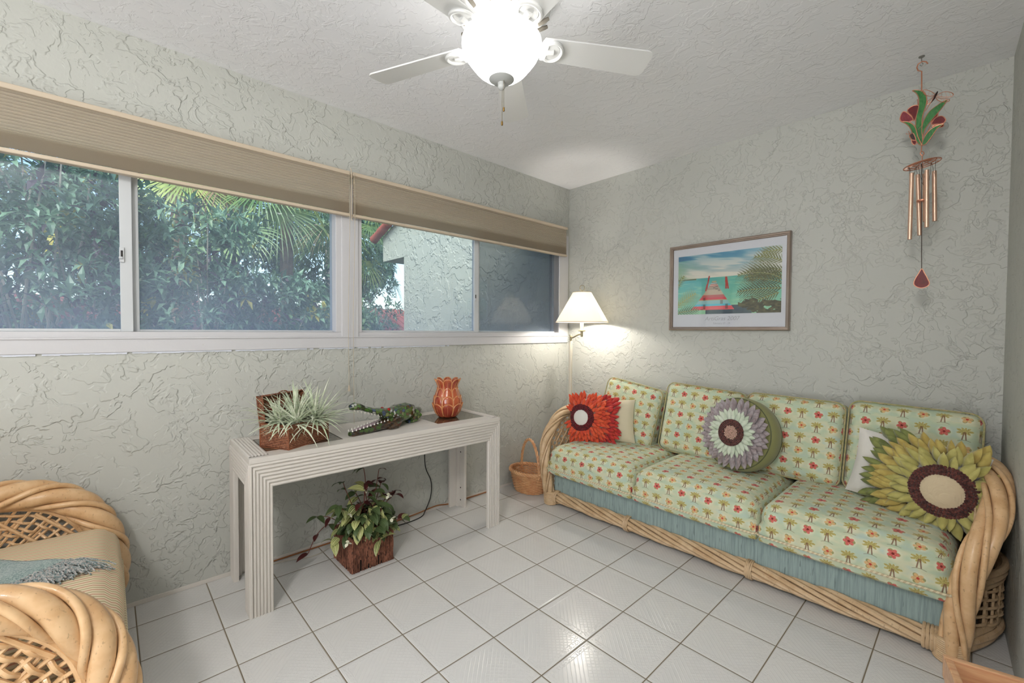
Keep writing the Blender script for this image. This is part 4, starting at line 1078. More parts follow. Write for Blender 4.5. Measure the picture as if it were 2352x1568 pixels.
# ------------------------------------------------------------------ OBJECTS ON THE CONSOLE TABLE
def weave_mat(name, c1, c2, c3, su, sv):
    n = NT(name); U, Vv, _ = n.xyz(n.uv())
    a = n.m('MULTIPLY', U, su); b = n.m('MULTIPLY', Vv, sv); ib = n.m('FLOOR', b)
    ph = n.m('MULTIPLY', n.m('MODULO', n.m('ADD', ib, 1000), 2), .5)
    over = n.m('ABSOLUTE', n.m('SUBTRACT', n.m('FRACT', n.m('ADD', n.m('ADD', a, ph), 1000)), .5))
    strand = n.m('SINE', n.m('MULTIPLY', n.m('FRACT', n.m('ADD', b, 1000)), PI))
    h = n.m('MULTIPLY', strand, n.m('ADD', .35, n.m('MULTIPLY', n.m('SUBTRACT', .5, over), 1.6)))
    c = n.mix(n.sm(n.noise(n.mapping(n.uv(), (70,70,1)), 1, 2), .35, .7), c1, c2); c = n.mix(n.sm(h, .38, .10), c, c3)
    return n.done(n.bsdf(c, .45, normal=n.bump(h, .004, 1.0), coat=.1))
M_wk = weave_mat('woven_brown_rattan', S(176,116,84), S(140,82,56), S(46,18,10), 80, 118)
wb_a = math.radians(207)
WB = V((.449,-2.691,.7475)); e1 = V((math.cos(wb_a), math.sin(wb_a), 0)); e2 = V((math.cos(wb_a-PI/2), math.sin(wb_a-PI/2), 0))
wl, wd = .265, .190   # along e2, along e1
wc = WB + e1*wd/2 + e2*wl/2
wbx = thing('wicker_box', wc, 'open lidded brown wicker box on the left smoked glass inset', 'box', rot=math.atan2(e2.y, e2.x))
# local x along e2 (length), local y along  perpendicular
def uvbox(b, x0,x1,y0,y1,z0,z1):
    F = [((x0,y0,z0),(x1,y0,z0),(x1,y0,z1),(x0,y0,z1)),((x1,y0,z0),(x1,y1,z0),(x1,y1,z1),(x1,y0,z1)),((x1,y1,z0),(x0,y1,z0),(x0,y1,z1),(x1,y1,z1)),((x0,y1,z0),(x0,y0,z0),(x0,y0,z1),(x0,y1,z1)),((x0,y0,z1),(x1,y0,z1),(x1,y1,z1),(x0,y1,z1)),((x0,y1,z0),(x1,y1,z0),(x1,y0,z0),(x0,y0,z0))]
    for q in F:
        p = [V(v) for v in q]; du = (p[1]-p[0]).length; dv = (p[3]-p[0]).length; o = .37*F.index(q)
        b.add(q, [(0,1,2,3)], [((o,0),(o+du,0),(o+du,dv),(o,dv))])
hx, hy, hh = wl/2, wd/2, .122
b = MB(); t_ = .008
uvbox(b, -hx,hx,-hy,-hy+t_,0,hh); uvbox(b, -hx,hx,hy-t_,hy,0,hh); uvbox(b, -hx,-hx+t_,-hy+t_,hy-t_,0,hh); uvbox(b, hx-t_,hx,-hy+t_,hy-t_,0,hh); uvbox(b, -hx+t_,hx-t_,-hy+t_,hy-t_,0,.006)
b.build('body', M_wk, wbx, smooth=False)
b = MB()
for z in (.004, hh): b.tube([V((sx*hx, sy*hy, z)) for sx, sy in ((-1,-1),(1,-1),(1,1),(-1,1))], .0042, 6, closed=True)
for sx in (-1,1):
    for sy in (-1,1): b.tube([(sx*hx,sy*hy,0),(sx*hx,sy*hy,hh)], .004, 6)
b.build('rim', M_wickdk, wbx)
# side facing the wall is where the lid hinges
E1s = -1 if (Rz(math.atan2(e2.y,e2.x)) @ V((0,1,0))).dot(e1) < 0 else 1
lid = bpy.data.objects.new('lid', None)
Ml = TR(0, E1s*hy, hh) @ Matrix.Rotation(-E1s*math.radians(8), 4, 'X')
b = MB(); q = MB(); uvbox(q, -hx,hx,-.004,.004,0,wd*.72)
uvbox(q, -hx,hx,-.034,.004,wd*.72-.006,wd*.72); uvbox(q, -hx,-hx+.006,-.034,.004,0,wd*.72); uvbox(q, hx-.006,hx,-.034,.004,0,wd*.72)
if E1s < 0: Ml = Ml @ Rz(PI)
b.sub(q, Ml); ld = b.build('lid', M_wk, wbx, smooth=False)
b = MB(); q = MB()
q.tube([(-hx,-.034,0),(-hx,-.034,wd*.72),(hx,-.034,wd*.72),(hx,-.034,0)], .0042, 6); q.tube([(-hx,.004,0),(-hx,.004,wd*.72),(hx,.004,wd*.72),(hx,.004,0)], .0042, 6)
q.tube(spline([(-.03,-.03,wd*.72+.002),(-.015,-.03,wd*.72+.010),(.015,-.03,wd*.72+.010),(.03,-.03,wd*.72+.002)],5), .003, 6)
b.sub(q, Ml); b.build('lid_rim', M_wickdk, ld)
b = MB().tube([(.035,-E1s*(hy+.004),.118),(.035,-E1s*(hy+.004),.07)], .003, 6); b.build('clasp', M_wickdk, wbx)
# tufted air plant
def blade(mb, base, d, ln, wd_, droop, n=6, mi=0, twist=0):
    d = V(d).normalized(); side = d.cross(V((0,0,1))); side = side.normalized() if side.length > .01 else V((1,0,0)); vs = []; p = V(base); dd = d.copy()
    for i in range(n+1):
        t = i/n; w_ = wd_/2*(1-t)**.75*(0.7+.6*min(1,t*3)*.5); up = side.cross(dd)
        vs += [p - side*w_ + up*w_*.5, p.copy(), p + side*w_ + up*w_*.5]
        dd = (dd + V((0,0,-droop/n*(1+t)))).normalized(); p = p + dd*ln/n
    fs = []
    for i in range(n):
        for k in (0,1): a = i*3+k; fs.append((a,a+1,a+4,a+3))
    mb.add(vs, fs, None, mi)
ap = thing('air_plant', (wc.x, wc.y, .80), 'spiky pale green artificial grass tuft spilling out of the wicker box', 'plant')
mb = MB(); rd = random.Random(11)
for (ox, oy, oz, cnt, ln) in ((.385,-2.640,.868,130,.215),(.33,-2.70,.875,80,.20),(.36,-2.53,.87,120,.21),(.28,-2.60,.88,70,.20)):
    for i in range(cnt):
        a = rd.uniform(0, 2*PI); el = math.asin(rd.uniform(-.05, .98)); l = ln*rd.uniform(.65,1.2)
        d = (math.cos(a)*math.cos(el), math.sin(a)*math.cos(el), math.sin(el)+.12)
        dr = rd.uniform(.2, .95)*(1.0-.4*math.sin(el))
        if ox - .5 < .0: pass
        blade(mb, (ox+rd.uniform(-.012,.012), oy+rd.uniform(-.012,.012), oz+rd.uniform(-.02,.01)), d, l, rd.uniform(.011,.019), dr, 7, 0 if rd.random() < .6 else 1)
W2L(ap, mb)
mb.v = [(p[0], p[1], p[2]) for p in mb.v]
mb.build('foliage', [petal('frosted_green_leaf', S(214,222,196), S(184,198,164), 40), petal('pale_green_leaf', S(232,234,214), S(204,212,182), 40)], ap)
b = MB().box(-.085,.085,-.06,.06,-.046,.045); bo = b.build('moss_base', plain('dark_moss', S(60,56,40), .9), ap, smooth=False, bevel=.01); bo.rotation_euler = (0,0,math.atan2(e2.y,e2.x))

# ---- stained glass crocodile
def mosaic(name, scale, stops, seed=0):
    n = NT(name); o = n.obj()
    v1 = n.n('ShaderNodeTexVoronoi', feature='DISTANCE_TO_EDGE'); v2 = n.n('ShaderNodeTexVoronoi')
    for v_ in (v1, v2): v_.inputs['Scale'].default_value = scale; v_.inputs['Randomness'].default_value = .75; n.link(o, v_.inputs['Vector'])
    x, y, z = n.xyz(v2.outputs['Color']); c = n.ramp(x, stops, 'CONSTANT')
    st = n.noise(o, 70, 3, .6, 1.2); c = n.mix(n.m('MULTIPLY', st, .5), c, S(30,40,20))
    lead = n.m('LESS_THAN', v1.outputs['Distance'], .055)
    c = n.mix(lead, c, S(26,22,18)); r = n.m('ADD', .10, n.m('MULTIPLY', lead, .35))
    return n.done(n.bsdf(c, r, normal=n.bump(n.sm(v1.outputs['Distance'], .02, .08), .0015, .8), coat=.5))
M_croc = mosaic('stained_glass_mosaic', 46, [(0,S(70,104,44)),(.2,S(96,124,60)),(.36,S(60,72,40)),(.5,S(128,140,84)),(.62,S(104,82,54)),(.74,S(84,130,50)),(.90,S(196,200,190)),(.95,S(74,90,120))])
M_crocb = mosaic('brown_glass_mosaic', 40, [(0,S(76,50,30)),(.4,S(96,60,34)),(.6,S(70,96,40)),(.85,S(60,40,24))])
M_mouth = plain('mauve_glass', S(150,120,134), .15, coat=.5); M_tooth = plain('white_tooth', S(226,222,212), .4)
cr = thing('crocodile_lamp', (.27,-2.02,.75), 'green stained glass crocodile with open toothed jaws on the console table', 'figurine')
Lk = lambda mb: W2L(cr, mb)
def section(c, d, w, h, n=8, flat=.6):
    w *= 1.12; h *= 1.2
    d = V(d).normalized(); s = V((0,0,1)).cross(d).normalized(); u = d.cross(s); R = []
    for (a, b_) in ((-1,-flat),(-.75,-1),(.75,-1),(1,-flat),(1,.15),(.62,.8),(0,1),(-.62,.8),(-1,.15))[:]: R.append(V(c) + s*(a*w/2) + u*(b_*h/2))
    return R
def loftpath(mb, items, mi=0, **k):
    rings = []
    for i, (c, w, h) in enumerate(items):
        a = V(items[max(i-1,0)][0]); b_ = V(items[min(i+1,len(items)-1)][0]); rings.append(section(c, b_-a, w, h, **k))
    mb.loft(rings, True, mi)
mb = MB(); loftpath(mb, [((.312,-2.105,.808),.080,.064),((.300,-2.065,.814),.092,.066),((.290,-2.035,.824),.118,.076),((.270,-1.985,.832),.128,.080),((.240,-1.935,.832),.124,.080),((.205,-1.885,.822),.100,.070),((.175,-1.845,.806),.060,.046),((.140,-1.805,.796),.044,.036),((.100,-1.765,.792),.050,.034),((.060,-1.725,.788),.040,.026),((.040,-1.700,.786),.012,.018)])
Lk(mb).build('body', M_croc, cr, smooth=False)
mb = MB(); loftpath(mb, [((.306,-2.070,.838),.092,.052),((.316,-2.125,.850),.090,.044),((.326,-2.185,.868),.074,.030),((.335,-2.245,.890),.060,.024),((.342,-2.285,.908),.056,.030),((.347,-2.315,.914),.056,.034),((.351,-2.336,.910),.040,.026)])
Lk(mb).build('upper_jaw', M_croc, cr, smooth=False)
mb = MB(); loftpath(mb, [((.306,-2.075,.788),.092,.050),((.324,-2.135,.782),.088,.040),((.340,-2.200,.775),.074,.030),((.357,-2.280,.766),.056,.026),((.367,-2.335,.763),.044,.024),((.371,-2.352,.763),.026,.018)])
Lk(mb).build('lower_jaw', M_crocb, cr, smooth=False)
mb = MB()
for (pa, pb, w0, w1) in (((.312,-2.10,.807),(.366,-2.335,.777),.074,.030),):
    s = V((1,.24,0)).normalized(); a, b_ = V(pa), V(pb); mb.add([a-s*w0/2, a+s*w0/2, b_+s*w1/2, b_-s*w1/2], [(0,1,2,3)]); mb.add([a-s*w0/2+V((0,0,.022)), a+s*w0/2+V((0,0,.022)), V((.349,-2.32,.896))+s*.022, V((.349,-2.32,.896))-s*.022], [(0,3,2,1)])
Lk(mb).build('mouth_lining', M_mouth, cr, smooth=False)
def tooth(p, up):
    M = TR(*p); mb = MB().lathe([(.0001, up*.013),(.0046,0)], 6, M=M); Lk(mb).build('tooth', M_tooth, cr, smooth=False)
s = V((.97,.24,0))
for k in range(11):
    t = k/10
    for sd in (-1,1):
        c = V((.316,-2.12,.803)).lerp(V((.368,-2.345,.776)), t); tooth(c + s*sd*(.040-.022*t), 1)
        c = V((.314,-2.12,.831)).lerp(V((.349,-2.33,.896)), t); tooth(c + s*sd*(.040-.016*t), -1)
for sd in (-1,1):
    mb = MB().lathe([(.001,.010),(.009,.006),(.012,0),(.009,-.006)], 12, V((.311,-2.105,.868)) + s*sd*.030); e_ = Lk(mb).build('eye', plain('red_glass_eye', S(150,20,16), .15), cr)
for (hx_, hy_, ang) in ((.345,-2.055,0),(.232,-2.085,0),(.258,-1.875,0),(.150,-1.905,0)):
    c = V((hx_, hy_, .778)); mb = MB()
    loftpath(mb, [((c.x-(c.x-.26)*.45, c.y+.03, .812),.046,.046),((c.x, c.y+.01, .796),.050,.048),((c.x+.006, c.y-.010, .774),.052,.040),((c.x+.008, c.y-.036, .7635),.052,.022),((c.x+.009, c.y-.058, .7605),.040,.014)])
    Lk(mb).build('leg', M_crocb if hx_ > .3 else M_croc, cr, smooth=False)

# ---- pineapple vase
vz = thing('pineapple_vase', (.255,-1.610,.7475), 'orange glazed ceramic vase with leaf scales on the right smoked glass inset', 'vase')
n = NT('orange_glaze'); o = n.obj(); a = n.noise(n.mapping(o, (16,16,10)), 1, 3); M_vase = n.done(n.bsdf(n.mix(n.sm(a,.35,.68), S(184,94,58), S(146,54,40)), .14, coat=.6))
n = NT('amber_rim_glaze'); M_vrim = n.done(n.bsdf(n.mix(n.noise(n.obj(), 20, 2), S(216,154,98), S(190,116,70)), .16, coat=.6))
PR = [(.052,0),(.066,.012),(.084,.040),(.093,.075),(.093,.105),(.086,.140),(.072,.175),(.062,.198),(.062,.215),(.068,.240),(.077,.262)]
def prad(z):
    for (r0_,z0_),(r1_,z1_) in zip(PR, PR[1:]):
        if z <= z1_: t = (z-z0_)/(z1_-z0_); return r0_+(r1_-r0_)*t
    return PR[-1][0]
pp = [(max(.001,prad(z)-.004), z) for z in np.linspace(0, .245, 30)]
MB().lathe([(.001,0)]+pp+[(r-.006,z) for r, z in reversed(pp[5:])], 40).build('body', M_vase, vz)
mb = MB(); mr = MB()
for (z0_, z1_, off, lean) in ((.004,.100,0,.010),(.060,.152,0,.008),(.115,.205,0,.007),(.175,.268,0,.010)):
    for k in range(8):
        a0 = 2*PI*(k+off)/8 + .2; half = PI/8*.97
        def sc_(u, v, dr=0):
            z = z0_+(z1_-z0_)*v; 
            uu_ = (2*u-1); wv = half*(1 if v < .62 else math.sqrt(max(.0,1-((v-.62)/.38)**2))*.92+.08)
            a = a0 + uu_*wv; r = prad(min(z,.262)) + .001 + lean*v**2 + .004*(1-uu_**2) + dr
            return V((r*math.cos(a), r*math.sin(a), z))
        mb.grid(sc_, 8, 10)
        edge = [sc_(0, v, .0015) for v in np.linspace(.15,.99,9)] + [sc_(1, v, .0015) for v in np.linspace(.99,.15,9)]
        mr.tube(edge, .0038, 6); mr.tube([sc_(.5, v, .0012) for v in np.linspace(.2,.8,5)], .0014, 5)
mb.build('leaf_scales', M_vase, vz, solid=.003); mr.build('raised_rims', M_vrim, vz)

# ------------------------------------------------------------------ POTTED PLANT ON THE FLOOR
PC = V((.325,-2.250,0)); pw, phh = .245, .195
pot = thing('potted_plant', PC, 'bushy variegated leafy plant in a square bark-stick planter under the console table', 'potted plant')
n = NT('bark_sticks'); o = n.obj(); a = n.noise(n.mapping(o, (45,45,10)), 1, 3, .7); b_ = n.noise(n.mapping(o, (140,140,60)), 1, 3)
M_bark = n.done(n.bsdf(n.mix(n.sm(b_,.5,.7), n.mix(n.sm(a,.35,.65), S(150,98,76), S(96,58,44)), S(60,34,26)), .75, normal=n.bump(b_, .004, .8)))
M_soil = plain('dark_liner', S(24,18,14), .9)
planter = MB().box(-pw/2+.006,pw/2-.006,-pw/2+.006,pw/2-.006,0,phh-.012).build('planter', M_soil, pot, smooth=False)
mb = MB(); rd = random.Random(5)
for sidei in range(4):
    M = Rz(PI/2*sidei); x = -pw/2
    while x < pw/2:
        r = rd.uniform(.0032,.0062); x += r
        z0_ = 0 if rd.random() < .8 else rd.uniform(0,.07); z1_ = phh + rd.uniform(-.006,.004); P = []
        xx = x
        for k in range(8): P.append(M @ V((xx+rd.uniform(-.0022,.0022), -pw/2+.002+rd.uniform(-.0015,.0015), max(.001,z0_+(z1_-z0_)*k/7))))
        mb.tube(P, [r*rd.uniform(.75,1.1) for _ in P], 5); x += r*.75
mb.build('bark_sticks', M_bark, planter)
def leafmat(name, c1, c2, stripe, amt):
    n = NT(name); U, Vv, _ = n.xyz(n.uv())
    q = n.m('ABSOLUTE', n.m('SUBTRACT', Vv, .5)); k = n.m('MULTIPLY', n.sm(n.m('SINE', n.m('MULTIPLY', q, 34)), .15, .5), amt)
    c = n.mix(n.noise(n.obj(), 40, 2), c1, c2); c = n.mix(k, c, stripe)
    bf = n.n('ShaderNodeNewGeometry'); 
    return n.done(n.bsdf(c, .38, spec=.4))
ML = [leafmat('deep_green_leaf', S(74,92,52), S(50,68,40), S(120,134,92), .25), leafmat('striped_leaf', S(84,104,52), S(62,82,44), S(214,212,150), .8), leafmat('maroon_leaf', S(84,36,34), S(58,24,26), S(100,50,46), .2), leafmat('cream_leaf', S(150,158,92), S(126,140,74), S(226,222,164), .8)]
def leaf(mb, base, d, ln, wd_, droop, mi, n=6, roll=0.0, fold=.25):
    d = V(d).normalized(); side = d.cross(V((0,0,1))); side = side.normalized() if side.length > .05 else V((1,0,0)); side = Matrix.Rotation(roll, 3, d) @ side
    p = V(base); dd = d.copy(); o = len(mb.v); vs = []
    for i in range(n+1):
        t = i/n; w_ = wd_/2*(math.sin(PI*t**.8)**.85 if 0 < t < 1 else .02); up = side.cross(dd)
        vs += [p - side*w_ + up*w_*fold, p - side*w_*.5+up*w_*fold*.35, p.copy(), p + side*w_*.5+up*w_*fold*.35, p + side*w_ + up*w_*fold]
        dd = (dd + V((0,0,-droop/n*(1+t)))).normalized(); p = p + dd*ln/n
    fs = []; uv = []
    for i in range(n):
        for k in range(4): a = i*5+k; fs.append((a,a+1,a+6,a+5)); uv.append(((i/n,k/4),(i/n,(k+1)/4),((i+1)/n,(k+1)/4),((i+1)/n,k/4)))
    mb.add(vs, fs, uv, mi)
mb = MB(); st = MB(); rd = random.Random(21)
for i in range(34):
    a = rd.uniform(0,2*PI); el = rd.uniform(.15,1.45); L_ = rd.uniform(.09,.22)*(1 if el < 1.0 else 1.25); b0 = V((rd.uniform(-.07,.07), rd.uniform(-.07,.07), phh-.01))
    d = V((math.cos(a)*math.cos(el), math.sin(a)*math.cos(el), math.sin(el))); P = [b0 + d*L_*t + V((0,0,-.06*t*t*math.cos(el))) for t in np.linspace(0,1,6)]
    if P[-1].x + PC.x < .03: continue
    st.tube(P, .0025, 5)
    for k in range(6):
        p = P[min(5, 1+k)] if k < 5 else P[-1]; aa = a + (k%2*2-1)*rd.uniform(.5,1.5); e_ = rd.uniform(-.1,.7)
        mi = rd.choices([0,1,2,3],[.58,.20,.12,.10])[0]
        if el > 1.2 and k > 3 and rd.random() < .6: mi = 2
        dd_ = V((math.cos(aa)*math.cos(e_), math.sin(aa)*math.cos(e_), math.sin(e_)))
        if (p + dd_*.08).x + PC.x < .02: dd_.x = abs(dd_.x)
        leaf(mb, p, dd_, rd.uniform(.065,.105), rd.uniform(.034,.050), rd.uniform(.5,1.3), mi, 6, rd.uniform(-.5,.5))
for i in range(70):   # leaves facing the room, spilling over the rim
    a = rd.uniform(-1.9, .9); rr_ = rd.uniform(.05,.15); z = phh + rd.uniform(.02,.20)*(1-.5*rr_/.15); p = V((rr_*math.cos(a), rr_*math.sin(a), z))
    mi = rd.choices([0,1,2,3],[.62,.22,.04,.12])[0]
    leaf(mb, p, V((math.cos(a), math.sin(a), rd.uniform(-.2,.6))), rd.uniform(.07,.11), rd.uniform(.038,.052), rd.uniform(.6,1.6), mi, 6, rd.uniform(-.6,.6))
# trailing and upright leggy stems (from the photograph)
for path, lv in (([(-.05,-.08,phh),(-.10,-.16,.22),(-.13,-.22,.17),(-.10,-.28,.09)],[(1,0),(2,2),(3,2),(3,0)]), ([(-.05,-.08,phh),(-.12,-.15,.25),(-.16,-.21,.26)],[(1,2),(2,0),(2,0)]),
                 ([(.0,.08,phh+.05),(-.04,.17,.32),(-.05,.22,.33)],[(1,2),(2,2),(2,2)]), ([(0,0,.3),(-.02,.02,.44),(-.02,.01,.53)],[(1,2),(1,2),(2,0),(2,0),(2,2)]),
                 ([(-.02,-.05,.3),(-.04,-.09,.42),(-.05,-.10,.46)],[(1,0),(2,0),(2,0)]), ([(.0,.06,.3),(-.03,.10,.44),(-.03,.11,.50)],[(1,2),(1,2),(2,2)])):
    P = spline(path, 5); st.tube(P, .0022, 5)
    for (k, mi) in lv:
        p = V(path[k]); a = rd.uniform(0,2*PI) if k < len(path)-1 else math.atan2(path[-1][1]-path[-2][1], path[-1][0]-path[-2][0])+rd.uniform(-1.3,1.3)
        leaf(mb, p, V((abs(math.cos(a)) if p.x < -.1 else math.cos(a), math.sin(a), .2)), rd.uniform(.055,.085), rd.uniform(.024,.034), rd.uniform(.5,1.1), mi, 6, rd.uniform(-.5,.5))
mb.v = [(max(p[0], -PC.x+.012), p[1], max(p[2], .004)) for p in mb.v]
mb.build('foliage', ML, pot); st.v = [(max(p[0], -PC.x+.012), p[1], p[2]) for p in st.v]; st.build('stems', plain('reddish_stem', S(110,60,50), .6), pot)
for (x, y, z) in ((.10,-.125,.335),(.06,.125,.36),(.155,-.02,.225),(.02,.0,.42),(.13,-.15,.19),(.15,.10,.26)):
    q = MB()
    for k in range(3): a = 2*PI*k/3+x*30; leaf(q, (x,y,z), (.5, math.cos(a), math.sin(a)), .026, .020, .1, 0, 4, 0, .1)
    q.build('flower', plain('white_petal', S(232,230,206), .6), pot)

# ------------------------------------------------------------------ BASKET
BC = V((.205,-.735,0))
bk = thing('wicker_basket', BC, 'round orange wicker basket with a tall hoop handle on the floor left of the sofa', 'basket')
mb = MB(); hgt = .155
def brad(t): return (.135+.045*t**.8)
for k in range(15):
    t = k/14; z = .008+hgt*t; P = []
    for i in range(96):
        a = 2*PI*i/96; r = brad(t) + .0052*math.sin(a*16 + (k%2)*PI); P.append((r*math.cos(a), r*.80*math.sin(a), z))
    mb.tube(P, .0049, 6, closed=True)
for k in range(32):
    a = 2*PI*(k+.5)/32; mb.tube([(brad(0)*math.cos(a)*.98, brad(0)*.8*math.sin(a)*.98, .003), (brad(1)*math.cos(a), brad(1)*.8*math.sin(a), hgt+.008)], .0035, 5)
mb.build('woven_body', M_basket, bk)
mb = MB(); ring = [V(((brad(1)+.003)*math.cos(a), (brad(1)+.003)*.8*math.sin(a), hgt+.020)) for a in np.linspace(0,2*PI,90)]
rope(mb, ring, [(.009,.0075,0),(.009,.0075,2.1),(.009,.0075,4.2)], 12); mb.build('braided_rim', M_basket, bk)
mb = MB(); mb.lathe([(.001,.004),(.130,.004),(.132,.010),(.001,.010)], 32); mb.v = [(p[0],p[1]*.8,p[2]) for p in mb.v]; mb.build('base', M_basket, bk)
hd = [V((.178*math.cos(a)*1.0, 0, .13+.300*math.sin(a)**.85)) for a in np.linspace(.02, PI-.02, 50)]
hr = Rz(math.radians(-20)).to_3x3(); hd = [hr @ p for p in hd]; hd = [V((p.x*.98, p.y*.98, p.z)) for p in hd]
mb = MB(); rope(mb, hd, [(.007,.0062,0),(.007,.0062,2.1),(.007,.0062,4.2)], 9); mb.build('handle', M_basket, bk)

# ------------------------------------------------------------------ CORDS
def W(px, py, ax, v): p = at(px, py, ax, v); return p
P = spline([(.06,-1.66,.722),(.030,-1.655,.60),W(975,1040,0,.02),W(978,1075,0,.02),W(990,1105,0,.02),W(989,1140,0,.02),W(977,1172,0,.03),(.06,-1.70,.006),(.08,-1.80,.005),(.075,-1.90,.005),(.07,-2.02,.005)], 8)
o = MB().tube(P, .0035, 7).build('power_cord', plain('black_rubber', S(20,20,22), .5)); tag(o, 'black power cord running down the wall behind the table to the floor', 'cord')
P = spline([(.014,-.95,.010),(.014,-1.2,.010),(.016,-1.42,.012),(.018,-1.55,.030),(.02,-1.72,.018),(.02,-1.95,.010),(.016,-2.2,.009),(.016,-2.5,.008),(.016,-2.8,.008)], 8)
o = MB().tube(P, .0045, 6).build('speaker_cord', plain('brown_cord', S(150,96,54), .6)); tag(o, 'thin brown cord lying along the foot of the window wall', 'cord')
P = spline([(.03,-2.83,.006),(.05,-2.62,.006),(.10,-2.5,.006),(.10,-2.42,.006),(.06,-2.34,.006)], 8)
o = MB().tube(P, .003, 6).build('extension_cord', plain('white_cord', S(190,182,168), .6)); tag(o, 'off-white cord on the floor tiles left of the bark planter', 'cord')

# ------------------------------------------------------------------ ARMCHAIR
ac = thing('rattan_armchair', (.62,-3.75,0), 'honey rattan armchair with striped seat cushion beside the window wall, cut off at left', 'armchair')
La = lambda mb: W2L(ac, mb)
def chair_arm(x, near):
    if not near: pts = [(x+.02,-3.40,.01),(x+.0,-3.36,.12),(x-.01,-3.335,.26),(x-.01,-3.345,.38),(x-.0,-3.385,.50),(x,-3.455,.595),(x,-3.56,.655),(x,-3.72,.680),(x,-3.92,.690),(x,-4.12,.72),(x,-4.28,.80)]
    else: pts = [(x-.02,-3.41,.01),(x+.0,-3.365,.12),(x+.01,-3.340,.25),(x+.01,-3.345,.36),(x+.0,-3.380,.475),(x,-3.455,.575),(x,-3.56,.630),(x,-3.72,.650),(x,-3.92,.65),(x,-4.12,.70),(x,-4.28,.80)]
    P = spline(pts, 9); mb = MB()
    rope(mb, P, [(.030,.030,0),(.030,.030,2*PI/3),(.030,.030,4*PI/3),(.050,.0115,PI/3),(.050,.0115,PI),(.050,.0115,5*PI/3)], 2.0 if near else -2.0, (1,1), 10)
    arm = La(mb).build('arm', M_rattan, ac)
    mb = MB(); C0 = V((x, -3.85, .22)); crv = P[14:76]
    sgn = 1 if near else -1
    mb.tube([p.lerp(C0, .115) for p in crv], .011, 8)
    for k in range(9):
        s_ = .17 + k*.052; pp = []
        for i, p in enumerate(crv):
            q = p.lerp(C0, s_); q.x += .010*math.sin(i*.95 + (k%2)*PI); pp.append(q)
        mb.tube(pp, .0078 if near else .0055, 7)
    for i in range(0, len(crv), 3): mb.tube([crv[i], crv[i].lerp(C0, .60)], .0058, 6)
    for k in range(-2, 9):
        for sg in (1,-1):
            y0 = -3.42 - k*.11
            a = V((x+.008*sg, y0, .30)); b_ = V((x+.008*sg, y0 - sg*.28, .60)); pp = []
            for t in np.linspace(0,1,16):
                q = a.lerp(b_, t); top = .60 if q.y < -3.62 else .60 - .9*(q.y+3.62)**2/.18
                if -4.2 < q.y < -3.40 and q.z < top: pp.append(q)
            if len(pp) > 1: mb.tube(pp, .0068, 6)
    La(mb).build('woven_panel', M_rattan, arm)
    mb = MB().tube([(x,-3.40,.10),(x,-4.25,.10)], .020, 8).tube([(x,-3.40,.30),(x,-4.25,.30)], .012, 8); La(mb).build('side_rail', M_rattan, arm)
chair_arm(.115, False); chair_arm(1.075, True)
mb = cushion_mb(.88, .86, .20, .075, .022, (26,26,12), .012); Mx = TR(.592, -3.752, .388); mb.v = [tuple(Mx @ V(p)) for p in mb.v]
# stripes run front to back: v coordinate across the width
mb.uv = [tuple((q_[1], q_[0]) if q_[0] < 2 else (q_[0], q_[1]) for q_ in q) for q in mb.uv]
sc = La(mb).build('seat_cushion', M_stripe, ac)
q = MB().tube([Mx @ p for p in rrect(.885,.885,.07,-.060)], .006, 7, closed=True).tube([Mx @ p for p in rrect(.80,.80,.07,-.098)], .005, 6, closed=True); La(q).build('piping', M_pipe, sc)
b = MB().box(.17,1.02,-4.22,-3.375,.12,.29); La(b).build('apron', M_apron, ac, smooth=False, bevel=.01)
mb = MB(); rope(mb, [V((.14+.92*i/30, -3.375, .10)) for i in range(31)], [(.024,.018,0),(.024,.018,2.1),(.024,.018,4.2)], 2); La(mb).build('front_rail', M_rattan, ac)
b = MB().box(.16,1.03,-4.30,-4.20,.30,.92); La(b).build('backrest', M_stripe, ac, smooth=False, bevel=.03)
# throw with fringe
th_ = thing('throw_blanket', (.62,-3.56,.50), 'teal woven throw with grey fringe lying on the armchair seat', 'blanket')
Lt = lambda mb: W2L(th_, mb)
c00 = at(0,1298,2,.505); c10 = at(160,1300,2,.512); c01 = at(0,1367,2,.512)
A = V((.36,-3.66,0)); 
def thr(u, v):
    # quad: left back, right back tip, right front, left front
    p00 = V((.33,-3.70,0)); p10 = V((.545,-3.455,0)); p01 = V((.80,-3.90,0)); p11 = V((.640,-3.590,0))
    p = p00.lerp(p10,u).lerp(p01.lerp(p11,u), v); z = .509 + .004*math.sin(u*9+v*4) - .004*abs(u-.5)
    return V((p.x, p.y, z))
mb = MB().grid(thr, 20, 20); t_o = Lt(mb).build('woven_cloth', M_throw, th_, solid=.010)
mb = MB(); rd = random.Random(9)
for i in range(460):
    v = rd.random(); base = thr(1, v) if rd.random() < .75 else thr(rd.uniform(.75,1), 1); base = V((base.x, base.y, .503))
    tip_d = V((.60, .36, 0)).normalized(); a = rd.gauss(0, .30); d = Matrix.Rotation(a, 3, 'Z') @ tip_d; ln = rd.uniform(.07,.155)*(1.12-.35*v)
    P = []; z = rd.uniform(.500,.518)
    for k in range(6): t = k/5; P.append(base + d*ln*t + V((.008*math.sin(t*5+i), .008*math.cos(t*4+i*1.3), 0))); P[-1].z = z + .004*math.sin(t*7+i) - .018*max(0,(P[-1].y+3.41)/.06)
    mb.tube(P, rd.uniform(.0016,.0028), 4, mi=0)
fr_ = Lt(mb).build('fringe', M_fringe, th_); fr_['kind'] = 'stuff'

